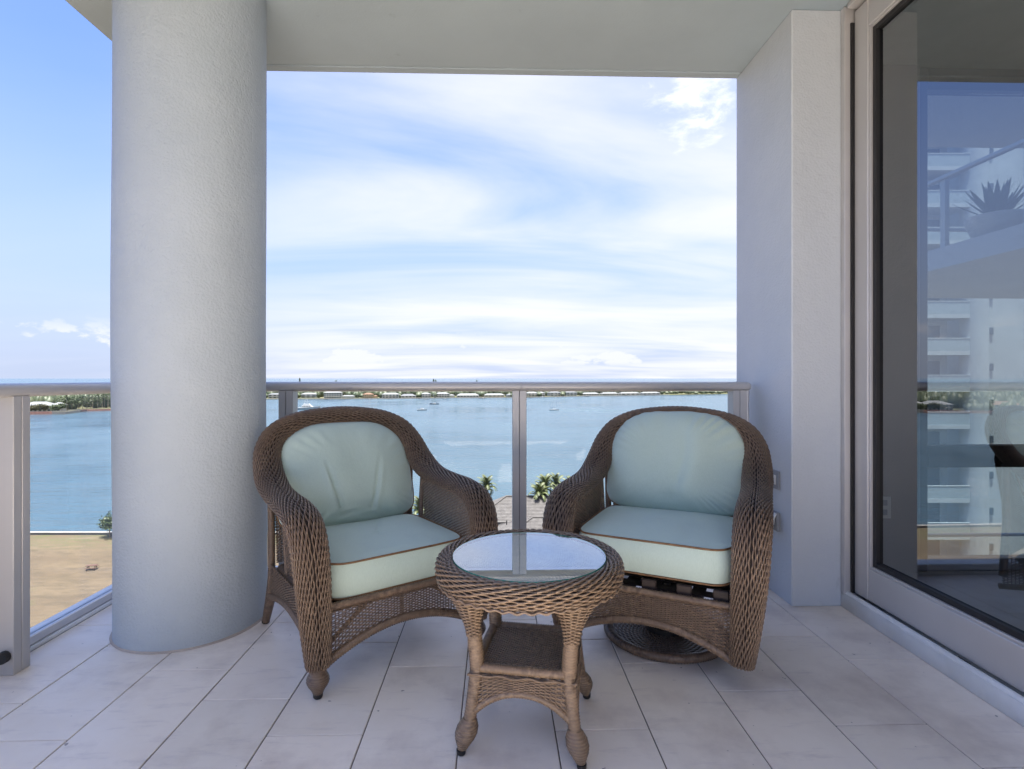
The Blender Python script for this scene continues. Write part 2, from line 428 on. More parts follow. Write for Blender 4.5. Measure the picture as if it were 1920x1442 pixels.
class MB:
    def __init__(self):
        self.v, self.f, self.n = [], {3: [], 4: []}, 0
        self.ng = []

    def add(self, verts, faces):
        verts = np.asarray(verts, float).reshape(-1, 3)
        faces = np.asarray(faces, int)
        self.v.append(verts)
        if len(faces): self.f[faces.shape[1]].append(faces + self.n)
        self.n += len(verts)
        return self

    def poly(self, verts):
        verts = np.asarray(verts, float)
        self.v.append(verts); self.ng.append(list(range(self.n, self.n + len(verts)))); self.n += len(verts)
        return self

    def box(self, c, s, rz=0.0, bev=0.0, M3=None):
        """centre, size; optional chamfer; optional 3x3 matrix"""
        h = np.array(s, float) / 2
        b = min(bev, h.min() * .9)
        if M3 is None:
            cz, sz = math.cos(rz), math.sin(rz)
            M3 = np.array([[cz, -sz, 0], [sz, cz, 0], [0, 0, 1]])
        c = np.array(c, float)
        if b <= 0:
            P = np.array([[x, y, z] for x in (-1, 1) for y in (-1, 1) for z in (-1, 1)]) * h
            Q = [[0, 1, 3, 2], [4, 6, 7, 5], [0, 4, 5, 1], [2, 3, 7, 6], [0, 2, 6, 4], [1, 5, 7, 3]]
            return self.add(P @ M3.T + c, Q)
        P, idx = [], {}
        for x in (-1, 1):
            for y in (-1, 1):
                for z in (-1, 1):
                    for a in range(3):
                        p = np.array([x, y, z], float) * (h - b)
                        p[a] = (x, y, z)[a] * h[a]
                        idx[(x, y, z, a)] = len(P); P.append(p)
        Q, T = [], []
        S = (-1, 1)
        for a in range(3):
            o1, o2 = (a + 1) % 3, (a + 2) % 3
            for s_ in S:
                def key(p, q):
                    k = [0, 0, 0]; k[a] = s_; k[o1] = p; k[o2] = q; return idx[(*k, a)]
                q = [key(-1, -1), key(1, -1), key(1, 1), key(-1, 1)]
                Q.append(q if s_ > 0 else q[::-1])
            for p in S:
                for q in S:
                    k1 = [0, 0, 0]; k1[o1] = p; k1[o2] = q
                    k2 = list(k1); k1[a] = -1; k2[a] = 1
                    f = [idx[(*k1, o1)], idx[(*k2, o1)], idx[(*k2, o2)], idx[(*k1, o2)]]
                    Q.append(f if p * q < 0 else f[::-1])
        n0 = self.n
        P = np.array(P) @ M3.T + c
        self.add(P, Q)
        for x in S:
            for y in S:
                for z in S:
                    t = [idx[(x, y, z, a)] for a in range(3)]
                    T.append(t if x * y * z > 0 else t[::-1])
        self.f[3].append(np.array(T) + n0)
        return self

    def tube(self, path, rad, sides=8, closed=False, cap=True, up=None):
        P = np.asarray(path, float); n = len(P)
        rad = np.broadcast_to(np.asarray(rad, float), (n,))
        if closed: T = unit(np.roll(P, -1, 0) - np.roll(P, 1, 0))
        else: T = unit(np.gradient(P, axis=0))
        ref = np.array(up if up is not None else ([0, 0, 1] if abs(T[0][2]) < .9 else [1, 0, 0]), float)
        U = np.zeros_like(P); u = ref
        for i in range(n):
            u = u - T[i] * np.dot(u, T[i]); u = u / max(np.linalg.norm(u), 1e-9); U[i] = u
        W = np.cross(T, U)
        a = np.arange(sides) * 2 * np.pi / sides
        V = P[:, None] + rad[:, None, None] * (np.cos(a)[None, :, None] * U[:, None] + np.sin(a)[None, :, None] * W[:, None])
        idx = np.arange(n * sides).reshape(n, sides)
        A_ = idx if closed else idx[:-1]; B_ = np.roll(idx, -1, 0) if closed else idx[1:]
        Q = np.stack([A_, np.roll(A_, -1, 1), np.roll(B_, -1, 1), B_], -1).reshape(-1, 4)
        n0 = self.n
        self.add(V, Q)
        if cap and not closed:
            self.ng.append([n0 + i for i in range(sides)][::-1]); self.ng.append([n0 + (n - 1) * sides + i for i in range(sides)])
        return self

    def wrapped(self, path, rad, pitch=.0095, sides=10, amp=.085, cap=True):
        """a rod tightly wound with strand: fine ridges around it"""
        P = np.asarray(path, float)
        L = np.r_[0, np.cumsum(np.linalg.norm(np.diff(P, axis=0), axis=1))]
        n = max(8, int(L[-1] / pitch * 3))
        s = np.linspace(0, L[-1], n)
        Q = np.stack([np.interp(s, L, P[:, i]) for i in range(3)], -1)
        rad = np.interp(s, L, np.broadcast_to(np.asarray(rad, float), (len(P),)))
        r = rad * (1 + amp * np.cos(np.arange(n) * 2 * np.pi / 3))
        return self.tube(Q, r, sides, cap=cap)

    def lathe(self, prof, c=(0, 0, 0), sides=24, cap=True):
        prof = np.asarray(prof, float)
        a = np.arange(sides) * 2 * np.pi / sides
        V = np.stack([prof[:, 0, None] * np.cos(a), prof[:, 0, None] * np.sin(a), np.repeat(prof[:, 1, None], sides, 1)], -1) + np.array(c, float)
        n = len(prof); idx = np.arange(n * sides).reshape(n, sides)
        Q = np.stack([idx[:-1], np.roll(idx[:-1], -1, 1), np.roll(idx[1:], -1, 1), idx[1:]], -1).reshape(-1, 4)
        n0 = self.n; self.add(V, Q)
        if cap:
            self.ng.append([n0 + i for i in range(sides)][::-1]); self.ng.append([n0 + (n - 1) * sides + i for i in range(sides)])
        return self

    def grid(self, V, closed_u=False, closed_v=False):
        nu, nv = V.shape[:2]
        idx = np.arange(nu * nv).reshape(nu, nv)
        A_ = idx if closed_u else idx[:-1]; B_ = np.roll(idx, -1, 0) if closed_u else idx[1:]
        if closed_v: Q = np.stack([A_, np.roll(A_, -1, 1), np.roll(B_, -1, 1), B_], -1)
        else: Q = np.stack([A_[:, :-1], A_[:, 1:], B_[:, 1:], B_[:, :-1]], -1)
        return self.add(V.reshape(-1, 3), Q.reshape(-1, 4))

    def prism(self, outline, z0, z1):
        """2D outline (counter-clockwise) pulled from z0 to z1"""
        o = np.asarray(outline, float); n = len(o)
        V = np.r_[np.c_[o, np.full(n, z0)], np.c_[o, np.full(n, z1)]]
        Q = [[i, (i + 1) % n, n + (i + 1) % n, n + i] for i in range(n)]
        n0 = self.n; self.add(V, Q)
        self.ng.append([n0 + i for i in range(n)][::-1]); self.ng.append([n0 + n + i for i in range(n)])
        return self

    def mesh(self, name, smooth=None):
        me = bpy.data.meshes.new(name)
        V = np.concatenate(self.v) if self.v else np.zeros((0, 3))
        q = np.concatenate(self.f[4]) if self.f[4] else np.zeros((0, 4), int)
        t = np.concatenate(self.f[3]) if self.f[3] else np.zeros((0, 3), int)
        loops = np.concatenate([q.ravel(), t.ravel(), np.array([i for p in self.ng for i in p], int)]).astype(np.int32)
        tot = np.r_[np.full(len(q), 4), np.full(len(t), 3), np.array([len(p) for p in self.ng], int)].astype(np.int32)
        start = np.r_[0, np.cumsum(tot)[:-1]].astype(np.int32)
        me.vertices.add(len(V)); me.vertices.foreach_set('co', V.astype(np.float32).ravel())
        me.loops.add(len(loops)); me.loops.foreach_set('vertex_index', loops)
        me.polygons.add(len(tot)); me.polygons.foreach_set('loop_start', start); me.polygons.foreach_set('loop_total', tot)
        me.update(calc_edges=True)
        me.validate()
        if smooth is None:
            me.shade_flat()
        else:
            me.shade_smooth()
            if smooth < 180: me.set_sharp_from_angle(angle=R(smooth))
        return me

    def build(self, name, mat, parent=None, smooth=None, loc=None, rz=0):
        return link(self.mesh(name, smooth), name, mat, parent, loc, rz)


def link(me, name, mat, parent=None, loc=None, rz=0):
    o = bpy.data.objects.new(name, me)
    if mat is not None and not me.materials: me.materials.append(M[mat])
    col.objects.link(o)
    if parent is not None: o.parent = parent
    if loc is not None: o.location = loc
    o.rotation_euler = (0, 0, rz)
    return o


def tag(o, label=None, cat=None, group=None, kind=None):
    for k, v in (('label', label), ('category', cat), ('group', group), ('kind', kind)):
        if v: o[k] = v
    return o


def thing(name, label, cat, loc=(0, 0, 0), rz=0, group=None):
    o = bpy.data.objects.new(name, None); col.objects.link(o)
    o.empty_display_size = .1
    o.location = loc; o.rotation_euler = (0, 0, rz)
    return tag(o, label, cat, group)


def struct(o, label=None, cat=None):
    return tag(o, label, cat, kind='structure')


def copy_tree(o, parent=None):
    c = o.copy(); col.objects.link(c)
    c.parent = parent
    for ch in list(o.children): copy_tree(ch, c)
    return c


# wicker over any surface surf(u, v) -> points
def frame(surf, U, V):
    e = 1e-4
    P = surf(U, V)
    Tu = unit(surf(np.minimum(U + e, 1), V) - surf(np.maximum(U - e, 0), V))
    Tv = unit(surf(U, V + e) - surf(U, V - e))
    N = unit(np.cross(Tu, Tv))
    return P, Tu, Tv, N


def weave(mb, surf, rows, pts, r, amp, waves, lat=0.0, sides=4, flip=1, vwrap=False, jitter=.0, flat=1.0, v0=0.0, v1=1.0):
    """strands running along u, each going over and under ribs; neighbours out of step and slanting"""
    j = np.arange(rows)[:, None]
    v = v0 + (v1 - v0) * ((j + .5) / rows)
    U = np.broadcast_to(np.linspace(0, 1, pts)[None], (rows, pts))
    V = np.broadcast_to(v, (rows, pts))
    P, Tu, Tv, N = frame(surf, U, V)
    ph = 2 * np.pi * waves * U + np.pi * j
    jit = jitter * (rng.random((rows, pts // 6 + 2)) - .5)
    jit = np.stack([np.interp(np.linspace(0, jit.shape[1] - 1, pts), np.arange(jit.shape[1]), q) for q in jit])
    C = P + flip * N * (amp * np.cos(ph))[..., None] + Tv * (lat * np.sin(ph) + jit)[..., None]
    T = unit(np.gradient(C, axis=1))
    B = unit(np.cross(N, T)); Nn = unit(np.cross(T, B))
    a = np.arange(sides) * 2 * np.pi / sides + np.pi / 4 * (sides == 4)
    ring = C[:, :, None] + r * (flat * np.cos(a)[None, None, :, None] * Nn[:, :, None] + np.sin(a)[None, None, :, None] * B[:, :, None])
    idx = np.arange(rows * pts * sides).reshape(rows, pts, sides)
    A_, B_ = idx[:, :-1], idx[:, 1:]
    Q = np.stack([A_, np.roll(A_, -1, 2), np.roll(B_, -1, 2), B_], -1).reshape(-1, 4)
    mb.add(ring, Q)


def spokes(mb, surf, n, pts, r, sides=4):
    """straight ribs along v"""
    weave(mb, lambda u, v: surf(v, u), n, pts, r, 0, 0, sides=sides)


def skin(surf, nu, nv, shrink=0.0, closed_v=False):
    U, V = np.meshgrid(np.linspace(0, 1, nu), np.linspace(0, 1, nv, endpoint=not closed_v), indexing='ij')
    P, Tu, Tv, N = frame(surf, U, V)
    return P - N * shrink


# ------------------------------------------------------------------ the balcony
CEIL = 2.927
EDGE_X, EDGE_Y = -2.06, 3.275          # slab edges
BACK_Y = -3.6
WALL_X = 1.449                         # inner face of the wall pillar
SILL_X = 1.69


def build_balcony():
    # slab with the grout bed, tiles on top
    slab = MB().box(((EDGE_X + 2.3) / 2, (EDGE_Y + BACK_Y) / 2, -.129), (2.3 - EDGE_X, EDGE_Y - BACK_Y, .25)).build('balcony_floor', 'grout')
    struct(slab)
    W, Ln, gap = .3025, .604, .0042
    X0, X1, Y0, Y1 = -1.905, SILL_X + .01, BACK_Y + .02, 3.052
    full = MB().box((0, 0, -.006), (W - gap, Ln - gap, .012), bev=.0016).mesh('tile')
    for k in range(-7, 5):
        xa, xb = .1874 + W * k, .1874 + W * (k + 1)
        y = (1.942 - .2013 * (k - 2)) - Ln * 12
        while y < Y1:
            a, b = max(y, Y0), min(y + Ln, Y1)
            c, d = max(xa, X0), min(xb, X1)
            if b - a > .02 and d - c > .02:
                if b - a > Ln - .001 and d - c > W - .001:
                    o = link(full, 'tile', 'tile', slab, ((xa + xb) / 2, y + Ln / 2, 0))
                else:
                    o = MB().box((0, 0, -.006), (d - c - gap, b - a - gap, .012), bev=.0016).build('tile', 'tile', slab, None, ((c + d) / 2, (a + b) / 2, 0))
                o.rotation_euler = (0, 0, math.pi * random.randint(0, 1)) if o.data is full else (0, 0, 0)
                o.location.z += random.uniform(-.0005, .0005)
            y += Ln
    # white kerb strips under the railings
    k = MB().box(((EDGE_X + WALL_X) / 2, (3.054 + EDGE_Y) / 2, .006), (WALL_X - EDGE_X - .002, EDGE_Y - 3.054, .020), bev=.003).build('kerb', 'white_sill')
    struct(k)
    k = MB().box(((EDGE_X - 1.907) / 2, (BACK_Y + 3.052) / 2, .006), (-1.907 - EDGE_X, 3.052 - BACK_Y, .020), bev=.003).build('kerb', 'white_sill')
    struct(k)
    # ceiling slab: drip groove near its front edge
    m = MB()
    cb = .75                                                     # slab cut short, an invented open terrace behind lets sun and sky in
    m.box(((EDGE_X + 7.3) / 2, (EDGE_Y - .075 + cb) / 2, CEIL + .15), (7.3 - EDGE_X, EDGE_Y - .075 - cb, .30))
    m.box(((EDGE_X + 7.3) / 2, EDGE_Y - .0315, CEIL + .149), (7.3 - EDGE_X, .063, .302), bev=.006)
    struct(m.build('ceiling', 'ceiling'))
    # the round column
    t = thing('concrete_column', 'thick round white stucco column standing by the railing corner', 'column', (-1.398, 2.583, 0))
    n, rows = 64, 46
    a = np.arange(n) * 2 * np.pi / n
    z = np.linspace(0, CEIL + .01, rows)
    rad = .308 + .0022 * np.sin(3 * a[None] + z[:, None] * 2.1) + .0016 * np.sin(5 * a[None] - z[:, None] * 3.3)
    V = np.stack([rad * np.cos(a), rad * np.sin(a), np.repeat(z[:, None], n, 1)], -1)
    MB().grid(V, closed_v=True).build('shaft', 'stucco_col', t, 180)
    MB().lathe([(.315, .0005), (.315, .003), (.309, .008)], sides=64).build('caulk_bead', 'caulk', t, 60)
    # wall pillar between railing and sliding door
    t = thing('wall_pillar', 'square white stucco wall end between railing and sliding door', 'wall', (WALL_X, 2.65, 0))
    MB().box((.1425, .3125, CEIL / 2), (.285, .625, CEIL + .004), bev=.006).build('wall', 'stucco', t)
    MB().box((.572, .4475, CEIL / 2), (.57, .355, CEIL), bev=.003).build('return_wall', 'int_wall', t)
    # wall behind the camera, beside the door
    w = MB().box((1.80, (BACK_Y - 1.2) / 2, CEIL / 2), (.20, -1.2 - BACK_Y, CEIL)).build('wall_right', 'stucco')
    struct(w)
    # unseen upper storeys over the rooms, added to keep the sun off the balcony
    t = thing('sun_block_storeys', 'unseen white upper storeys added above the sliding door to block the sun', 'building', (12, 1, CEIL + .302))
    MB().box((0, 0, 17), (20.6, 4.4, 34)).build('wall', 'tower', t)
    # fittings on the pillar's side
    t = thing('wall_switch', 'square grey switch plate on the white wall behind chair', 'switch', (WALL_X, 2.80, .596))
    MB().box((-.005, 0, 0), (.010, .082, .096), bev=.003).build('plate', 'grey_plastic', t)
    MB().box((-.013, 0, 0), (.007, .034, .048), bev=.002).build('bezel', 'white_plastic', t)
    MB().prism([(-.009, -.017), (.009, -.017), (0, .02)], 0, .004).build('toggle', 'dark', t).matrix_local = \
        __import__('mathutils').Matrix(((0, 0, -1, -.0165), (-1, 0, 0, 0), (0, 1, 0, 0), (0, 0, 0, 1)))
    t = thing('outdoor_outlet', 'weatherproof outlet box with its cover ajar low on white wall', 'outlet', (WALL_X, 2.82, .385))
    MB().box((-.010, 0, 0), (.020, .125, .096), bev=.004).build('box', 'grey_plastic', t)
    MB().box((-.0215, -.024, .0), (.004, .035, .035), bev=.001).build('socket', 'white_plastic', t)
    MB().box((-.0215, .024, .0), (.004, .035, .035), bev=.001).build('socket', 'white_plastic', t)
    c, s = math.cos(.5), math.sin(.5)
    MB().box((-.040, 0, .004), (.007, .120, .090), bev=.002, M3=np.array([[c, 0, s], [0, 1, 0], [-s, 0, c]])).build('cover', 'white_plastic', t)


def rail_profile():
    a = np.linspace(0, 2 * np.pi, 28, endpoint=False)
    sp = lambda q, e: np.sign(q) * np.abs(q) ** e
    return np.stack([.047 * sp(np.cos(a), .75), .0265 * sp(np.sin(a), .8)], -1)       # across, up


def top_rail(m, p0, p1, across, round_end):
    pr = rail_profile(); p0, p1, across = (np.array(q, float) for q in (p0, p1, across))
    d = unit(p1 - p0); L = np.linalg.norm(p1 - p0)
    s, k = [0, L], [1, 1]
    if round_end:
        e = np.linspace(0, 1, 8)
        s = [0, *(L - .03 + .03 * np.sin(e * np.pi / 2))]; k = [1, *np.maximum(np.cos(e * np.pi / 2), .05)]
    V = np.stack([p0 + d * si + np.outer(pr[:, 0] * ki, across) + np.outer(pr[:, 1] * ki, [0, 0, 1]) for si, ki in zip(s, k)])
    m.grid(V, closed_v=True)
    m.poly(V[0][::-1]); m.poly(V[-1])
    return m


def make_post(parent, x, y, along_x):
    """extruded post of two halves with a groove between, plate at its foot"""
    w, d, g = .0372, .075, .0020
    for s in (-1, 1):
        sz = (w, d, 1.052) if along_x else (d, w, 1.052)
        c = (x + s * (w + g) / 2, y, .526) if along_x else (x, y + s * (w + g) / 2, .526)
        MB().box(c, sz, bev=.002).build('post', 'alu', parent)
    sz = (w * 2, d - .008, 1.05) if along_x else (d - .008, w * 2, 1.05)
    MB().box((x, y, .526), sz).build('post_core', 'gasket', parent)


def build_railings():
    Y = 3.028; GY = 3.0885
    t = thing('glass_railing', 'grey metal railing with clear glass panels facing the water behind both chairs', 'railing', (0, Y, 0))
    t.location = (0, 0, 0)
    xs = [-1.132, .128, 1.345]
    for x in xs: make_post(t, x, Y, True)
    top_rail(MB(), (-1.897, Y, 1.0735), (.136, Y, 1.0735), (0, -1, 0), False).build('top_rail', 'alu', t, 50)
    top_rail(MB(), (.1375, Y, 1.0735), (1.418, Y, 1.0735), (0, -1, 0), True).build('top_rail', 'alu', t, 50)
    MB().box(((-1.96 + 1.44) / 2, GY, .036), (1.44 + 1.96, .043, .038), bev=.004).build('bottom_rail', 'alu_light', t)
    edges = [-1.94, *xs, 1.43]
    for a, b in zip(edges[:-1], edges[1:]):
        if b - a < .2: 
            MB().box(((a + b) / 2 + .015, GY, .55), (b - a - .03, .011, .99)).build('glass_panel', 'rail_glass', t); continue
        MB().box(((a + b) / 2, GY, .55), (b - a - .012, .011, .99)).build('glass_panel', 'rail_glass', t)
    MB().tube([(1.402, Y, .02), (1.402, Y, 1.05)], .011, 12).build('conduit', 'alu_light', t, 60)
    # left side
    X = -1.852; GX = -1.938
    t = thing('glass_railing', 'side railing with clear glass panels overlooking the dry field beside column', 'railing', (0, 0, 0))
    ys = [2.985, 2.158, .85, -.50, -1.8, -3.1]
    for y in ys[1:]: make_post(t, X, y, False)
    top_rail(MB(), (X, BACK_Y, 1.0735), (X, 2.98, 1.0735), (1, 0, 0), False).build('top_rail', 'alu', t, 50)
    MB().box((GX, (BACK_Y + 3.05) / 2, .036), (.043, 3.05 - BACK_Y, .038), bev=.004).build('bottom_rail', 'alu_light', t)
    edges = [3.05, *ys[1:]]
    for b, a in zip(edges[:-1], edges[1:]):
        MB().box((GX, (a + b) / 2, .55), (.011, b - a - .012, .99)).build('glass_panel', 'rail_glass', t)
    MB().tube([(X + .01, 2.118, .075), (X + .01, 2.095, .075)], .022, 12).build('knob', 'dark', t, 60)


def build_door():
    t = thing('sliding_door', 'tall tinted sliding glass door in grey frame reflecting the sky', 'door', (SILL_X, 2.65, 0))
    D = lambda x, y, z: (x - SILL_X, y - 2.65, z)
    y0, y1 = -1.2, 2.648
    L = y1 - y0; yc = (y0 + y1) / 2
    # white sill: front board, rolled lip, inner track
    m = MB(); m.box(D(SILL_X + .014, yc, .037), (.028, L, .074), bev=.004)
    m.tube([D(SILL_X + .019, y0, .070), D(SILL_X + .019, y1 - .002, .070)], .0155, 14)
    m.box(D(SILL_X + .095, yc, .030), (.13, L - .004, .060))
    sill = m.build('sill', 'white_sill', t, 50)
    MB().box(D(SILL_X + .026, 1.965, .0858), (.004, .055, .002)).build('weep_slot', 'dark', sill)
    MB().box(D(SILL_X + .0365, yc, .066), (.010, L - .01, .020)).build('track', 'gasket', t)
    # fixed jamb and head
    MB().box(D(1.775, 2.632, CEIL / 2 + .03), (.17, .030, CEIL - .065), bev=.003).build('jamb', 'door_alu', t)
    MB().box(D(1.775, yc - .02, 2.912), (.17, L - .06, .026), bev=.003).build('head', 'door_alu', t)
    MB().box(D(1.748, 2.6125, 1.46), (.06, .007, 2.76)).build('jamb_seal', 'gasket', t)
    for (a, b, x) in ((.95, 2.607, 1.765), (-1.15, 1.03, 1.825)):
        zb, zt = .083, 2.892
        p = MB(); w = .066
        sw = .095
        p.box(D(x, b - sw / 2, (zb + zt) / 2), (w, sw, zt - zb), bev=.004)
        p.box(D(x, a + sw / 2, (zb + zt) / 2), (w, sw, zt - zb), bev=.004)
        p.box(D(x, (a + b) / 2, zb + .075), (w - .004, b - a - 2 * sw - .001, .150), bev=.004)
        p.box(D(x, (a + b) / 2, zt - .065), (w - .004, b - a - 2 * sw - .001, .130), bev=.004)
        fr = p.build('panel_frame', 'door_alu', t)
        ya, yb, za, zz = a + sw, b - sw, zb + .150, zt - .130
        # glazing bead, then black gasket
        q = MB(); e = .012
        for (c, s) in ((D(x, yb - e / 2, (za + zz) / 2), (w - .012, e, zz - za)), (D(x, ya + e / 2, (za + zz) / 2), (w - .012, e, zz - za)),
                       (D(x, (ya + yb) / 2, za + e / 2), (w - .014, yb - ya - 2 * e, e)), (D(x, (ya + yb) / 2, zz - e / 2), (w - .014, yb - ya - 2 * e, e))):
            q.box(c, s, bev=.002)
        q.build('glazing_bead', 'door_alu', fr)
        q = MB(); ya += e; yb -= e; za += e; zz -= e; e = .022
        for (c, s) in ((D(x, yb - e / 2, (za + zz) / 2), (.034, e, zz - za)), (D(x, ya + e / 2, (za + zz) / 2), (.034, e, zz - za)),
                       (D(x, (ya + yb) / 2, za + e / 2), (.032, yb - ya - 2 * e, e)), (D(x, (ya + yb) / 2, zz - e / 2), (.032, yb - ya - 2 * e, e))):
            q.box(c, s, bev=.001)
        q.build('gasket', 'gasket', fr)
        g = MB(); c = D(x, (ya + yb) / 2, (za + zz) / 2)
        g.add([(c[0], ya - 2.65, za), (c[0], yb - 2.65, za), (c[0], yb - 2.65, zz), (c[0], ya - 2.65, zz)], [[0, 1, 2, 3]])
        g.build('glass_pane', 'door_glass', t)


def build_room():
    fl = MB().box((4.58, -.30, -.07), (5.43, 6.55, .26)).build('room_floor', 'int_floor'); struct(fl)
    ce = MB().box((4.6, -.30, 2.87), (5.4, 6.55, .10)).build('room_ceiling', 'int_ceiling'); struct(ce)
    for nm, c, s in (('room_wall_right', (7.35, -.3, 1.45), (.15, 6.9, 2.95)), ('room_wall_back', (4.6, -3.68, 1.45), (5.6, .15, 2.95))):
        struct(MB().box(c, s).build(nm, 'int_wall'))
    # ocean side window of the room
    t = thing('room_window', 'dark framed corner window seen through the sliding door glass', 'window', (2.30, 2.97, 0))
    m = MB()
    def fr(x0, x1, z0, z1, d=.07): return MB().box(((x0 + x1) / 2 - 2.30, 0, (z0 + z1) / 2), (x1 - x0, d, z1 - z0), bev=.003)
    fr(2.302, 2.36, .062, 2.818).build('jamb', 'gasket', t)
    fr(4.70, 4.78, .062, 2.818, .068).build('mullion', 'gasket', t)
    fr(2.361, 7.27, .062, .13, .066).build('bottom_rail', 'door_alu', t)
    fr(2.361, 7.27, .63, .75, .066).build('transom', 'gasket', t)
    fr(2.361, 7.27, 2.70, 2.818, .066).build('head', 'gasket', t)
    MB().box((.03 + 2.45, 0, .38), (4.88, .008, .49)).build('glass_pane', 'window_glass', t)
    MB().box((.03 + 2.45, 0, 1.725), (4.88, .008, 1.94)).build('glass_pane', 'window_glass', t)
    # outlet on the inner return wall
    t = thing('wall_outlet', 'plain duplex outlet on the dim wall behind the door glass', 'outlet', (2.10, 2.9185, .42))
    MB().box((0, -.004, 0), (.075, .007, .118), bev=.002).build('plate', 'white_plastic', t)
    for z in (-.026, .026): MB().box((0, -.009, z), (.030, .004, .030), bev=.001).build('socket', 'grey_plastic', t)


build_balcony()
build_railings()
build_door()
build_room()


# ------------------------------------------------------------------ land, water and what stands there
SEA, LAND = -34.0, -33.0


def c2(pts):
    return [cw(*p) for p in pts]


def land_poly(name, pts, z0, z1, mat):
    o = np.array(pts)
    area = .5 * np.sum(o[:, 0] * np.roll(o[:, 1], -1) - np.roll(o[:, 0], -1) * o[:, 1])
    if area < 0: o = o[::-1]
    return struct(MB().prism(o, z0, z1).build(name, mat))


SHORE = [(-700, 792), (-380, 787), (-150, 781), (48, 777.5), (122, 776.5), (160, 771.5), (212, 770), (300, 757), (420, 750.5), (500, 749.2),
         (640, 748.6), (750, 748), (850, 746.7), (980, 746), (1100, 743.3), (1200, 741.8), (1255, 741), (1300, 740), (1400, 738.6), (1700, 738), (2300, 738)]


def shore_point(x, inland=0.0, z=LAND):
    y = np.interp(x, [p[0] for p in SHORE], [p[1] for p in SHORE])
    zc = (CAM_H - SEA) * F / (y - 709)
    p = at_depth(x, 709, zc + inland); p.z = z
    return p


def build_land():
    w = MB()
    S = 45000
    w.add([(-S, -S, SEA), (S, -S, SEA), (S, S, SEA), (-S, S, SEA)], [[0, 1, 2, 3]])
    struct(w.build('water', 'water'))
    land_poly('ground', c2([(-600, -300), (600, -300), (600, 119.5), (-600, 119.5)]), SEA - 2, LAND, 'grass')
    front = [shore_point(p[0]) for p in SHORE]; back = [shore_point(p[0], 300 if p[0] < 260 else 330) for p in SHORE]
    land_poly('island', [(p.x, p.y) for p in front] + [(p.x, p.y) for p in back[::-1]], SEA - 2, LAND, 'lawn')
    X, Y = cw(0, 120.0)
    t = thing('seawall', 'pale concrete seawall capping the edge of the dry field', 'seawall', (X, Y, LAND), -YAW)
    MB().box((0, 0, -.9), (900, .5, 2.6)).build('wall', 'seawall', t)
    MB().box((0, -.05, .46), (900, .9, .14)).build('cap', 'seawall', t)


def leaf_cloud(m, c, rad, n, size, shell=.35):
    d = unit(rng.normal(size=(n, 3)))
    rr = (shell + (1 - shell) * rng.random((n, 1))) ** .6
    lump = 1 + .22 * np.sin(d[:, :1] * 5 + 1.3) * np.cos(d[:, 1:2] * 4 + rad[0]) + .12 * rng.random((n, 1))
    p = np.array(c) + d * rr * lump * np.array(rad)
    a = unit(rng.normal(size=(n, 3))); b = unit(np.cross(a, unit(rng.normal(size=(n, 3)))))
    s = size * (.6 + .8 * rng.random((n, 1)))
    V = np.stack([p - a * s, p + b * s * .5, p + a * s, p - b * s * .5], 1)
    m.add(V.reshape(-1, 3), np.arange(n * 4).reshape(n, 4))


def tree(p, h, rad, label, mat='leaf', group=None, n=420, name='broadleaf_tree', leaf=.55, trunk=.28):
    t = thing(name, label, 'tree', p, random.uniform(0, 6), group)
    m = MB(); top = h * .62
    m.tube([(0, 0, -.3), (.1, .05, top * .5), (-.05, .1, top)], [trunk, trunk * .8, trunk * .5], 7)
    for k in range(4):
        a = k * 1.6 + .4
        m.tube([(0, .06, top * .6), (math.cos(a) * rad * .3, math.sin(a) * rad * .3, top * .9), (math.cos(a) * rad * .6, math.sin(a) * rad * .6, h * .8)], [trunk * .5, trunk * .3, trunk * .12], 5)
    m.build('trunk', 'bark', t, 60)
    m = MB()
    for k in range(5):
        a = k * 1.256 + random.uniform(-.3, .3)
        q = rad * .45 if k else 0
        leaf_cloud(m, (math.cos(a) * q, math.sin(a) * q, h - rad * random.uniform(.55, .95)), (rad * .62, rad * .62, rad * .55), n // 5, leaf)
    m.build('crown', mat, t)
    return t


def frond_mesh(L, droop, seed=0):
    m = MB(); n = 15
    s = np.linspace(0, 1, n)
    x = L * s * np.cos(droop * s * .75); z = L * (.42 * np.sin(s * 1.6) - droop * .62 * s ** 2.2)
    sp = np.stack([x, np.zeros(n), z], -1)
    m.tube(sp, np.linspace(.045, .01, n), 4)
    r_ = np.random.default_rng(seed)
    for i in range(1, n * 2 - 1):
        q = i / (n * 2 - 1); p = np.array([np.interp(q, s, sp[:, k]) for k in range(3)])
        T = np.array([np.interp(min(q + .03, 1), s, sp[:, k]) for k in range(3)]) - p; T = unit(T)
        ll = L * .22 * math.sin(math.pi * (.12 + .80 * q)) + .10
        for sg in (-1, 1):
            d = unit(T * 1.15 + np.array([0, sg, -.30 - .25 * r_.random()]))
            e = p + d * ll * (.85 + .3 * r_.random())
            w = T * .048
            m.add([p - w, p + w, e + w * .25, e - w * .25], [[0, 1, 2, 3]])
    return m.mesh('frond')


FRONDS = [frond_mesh(2.6, .55, 1), frond_mesh(2.5, 1.0, 2), frond_mesh(2.3, 1.5, 3)]


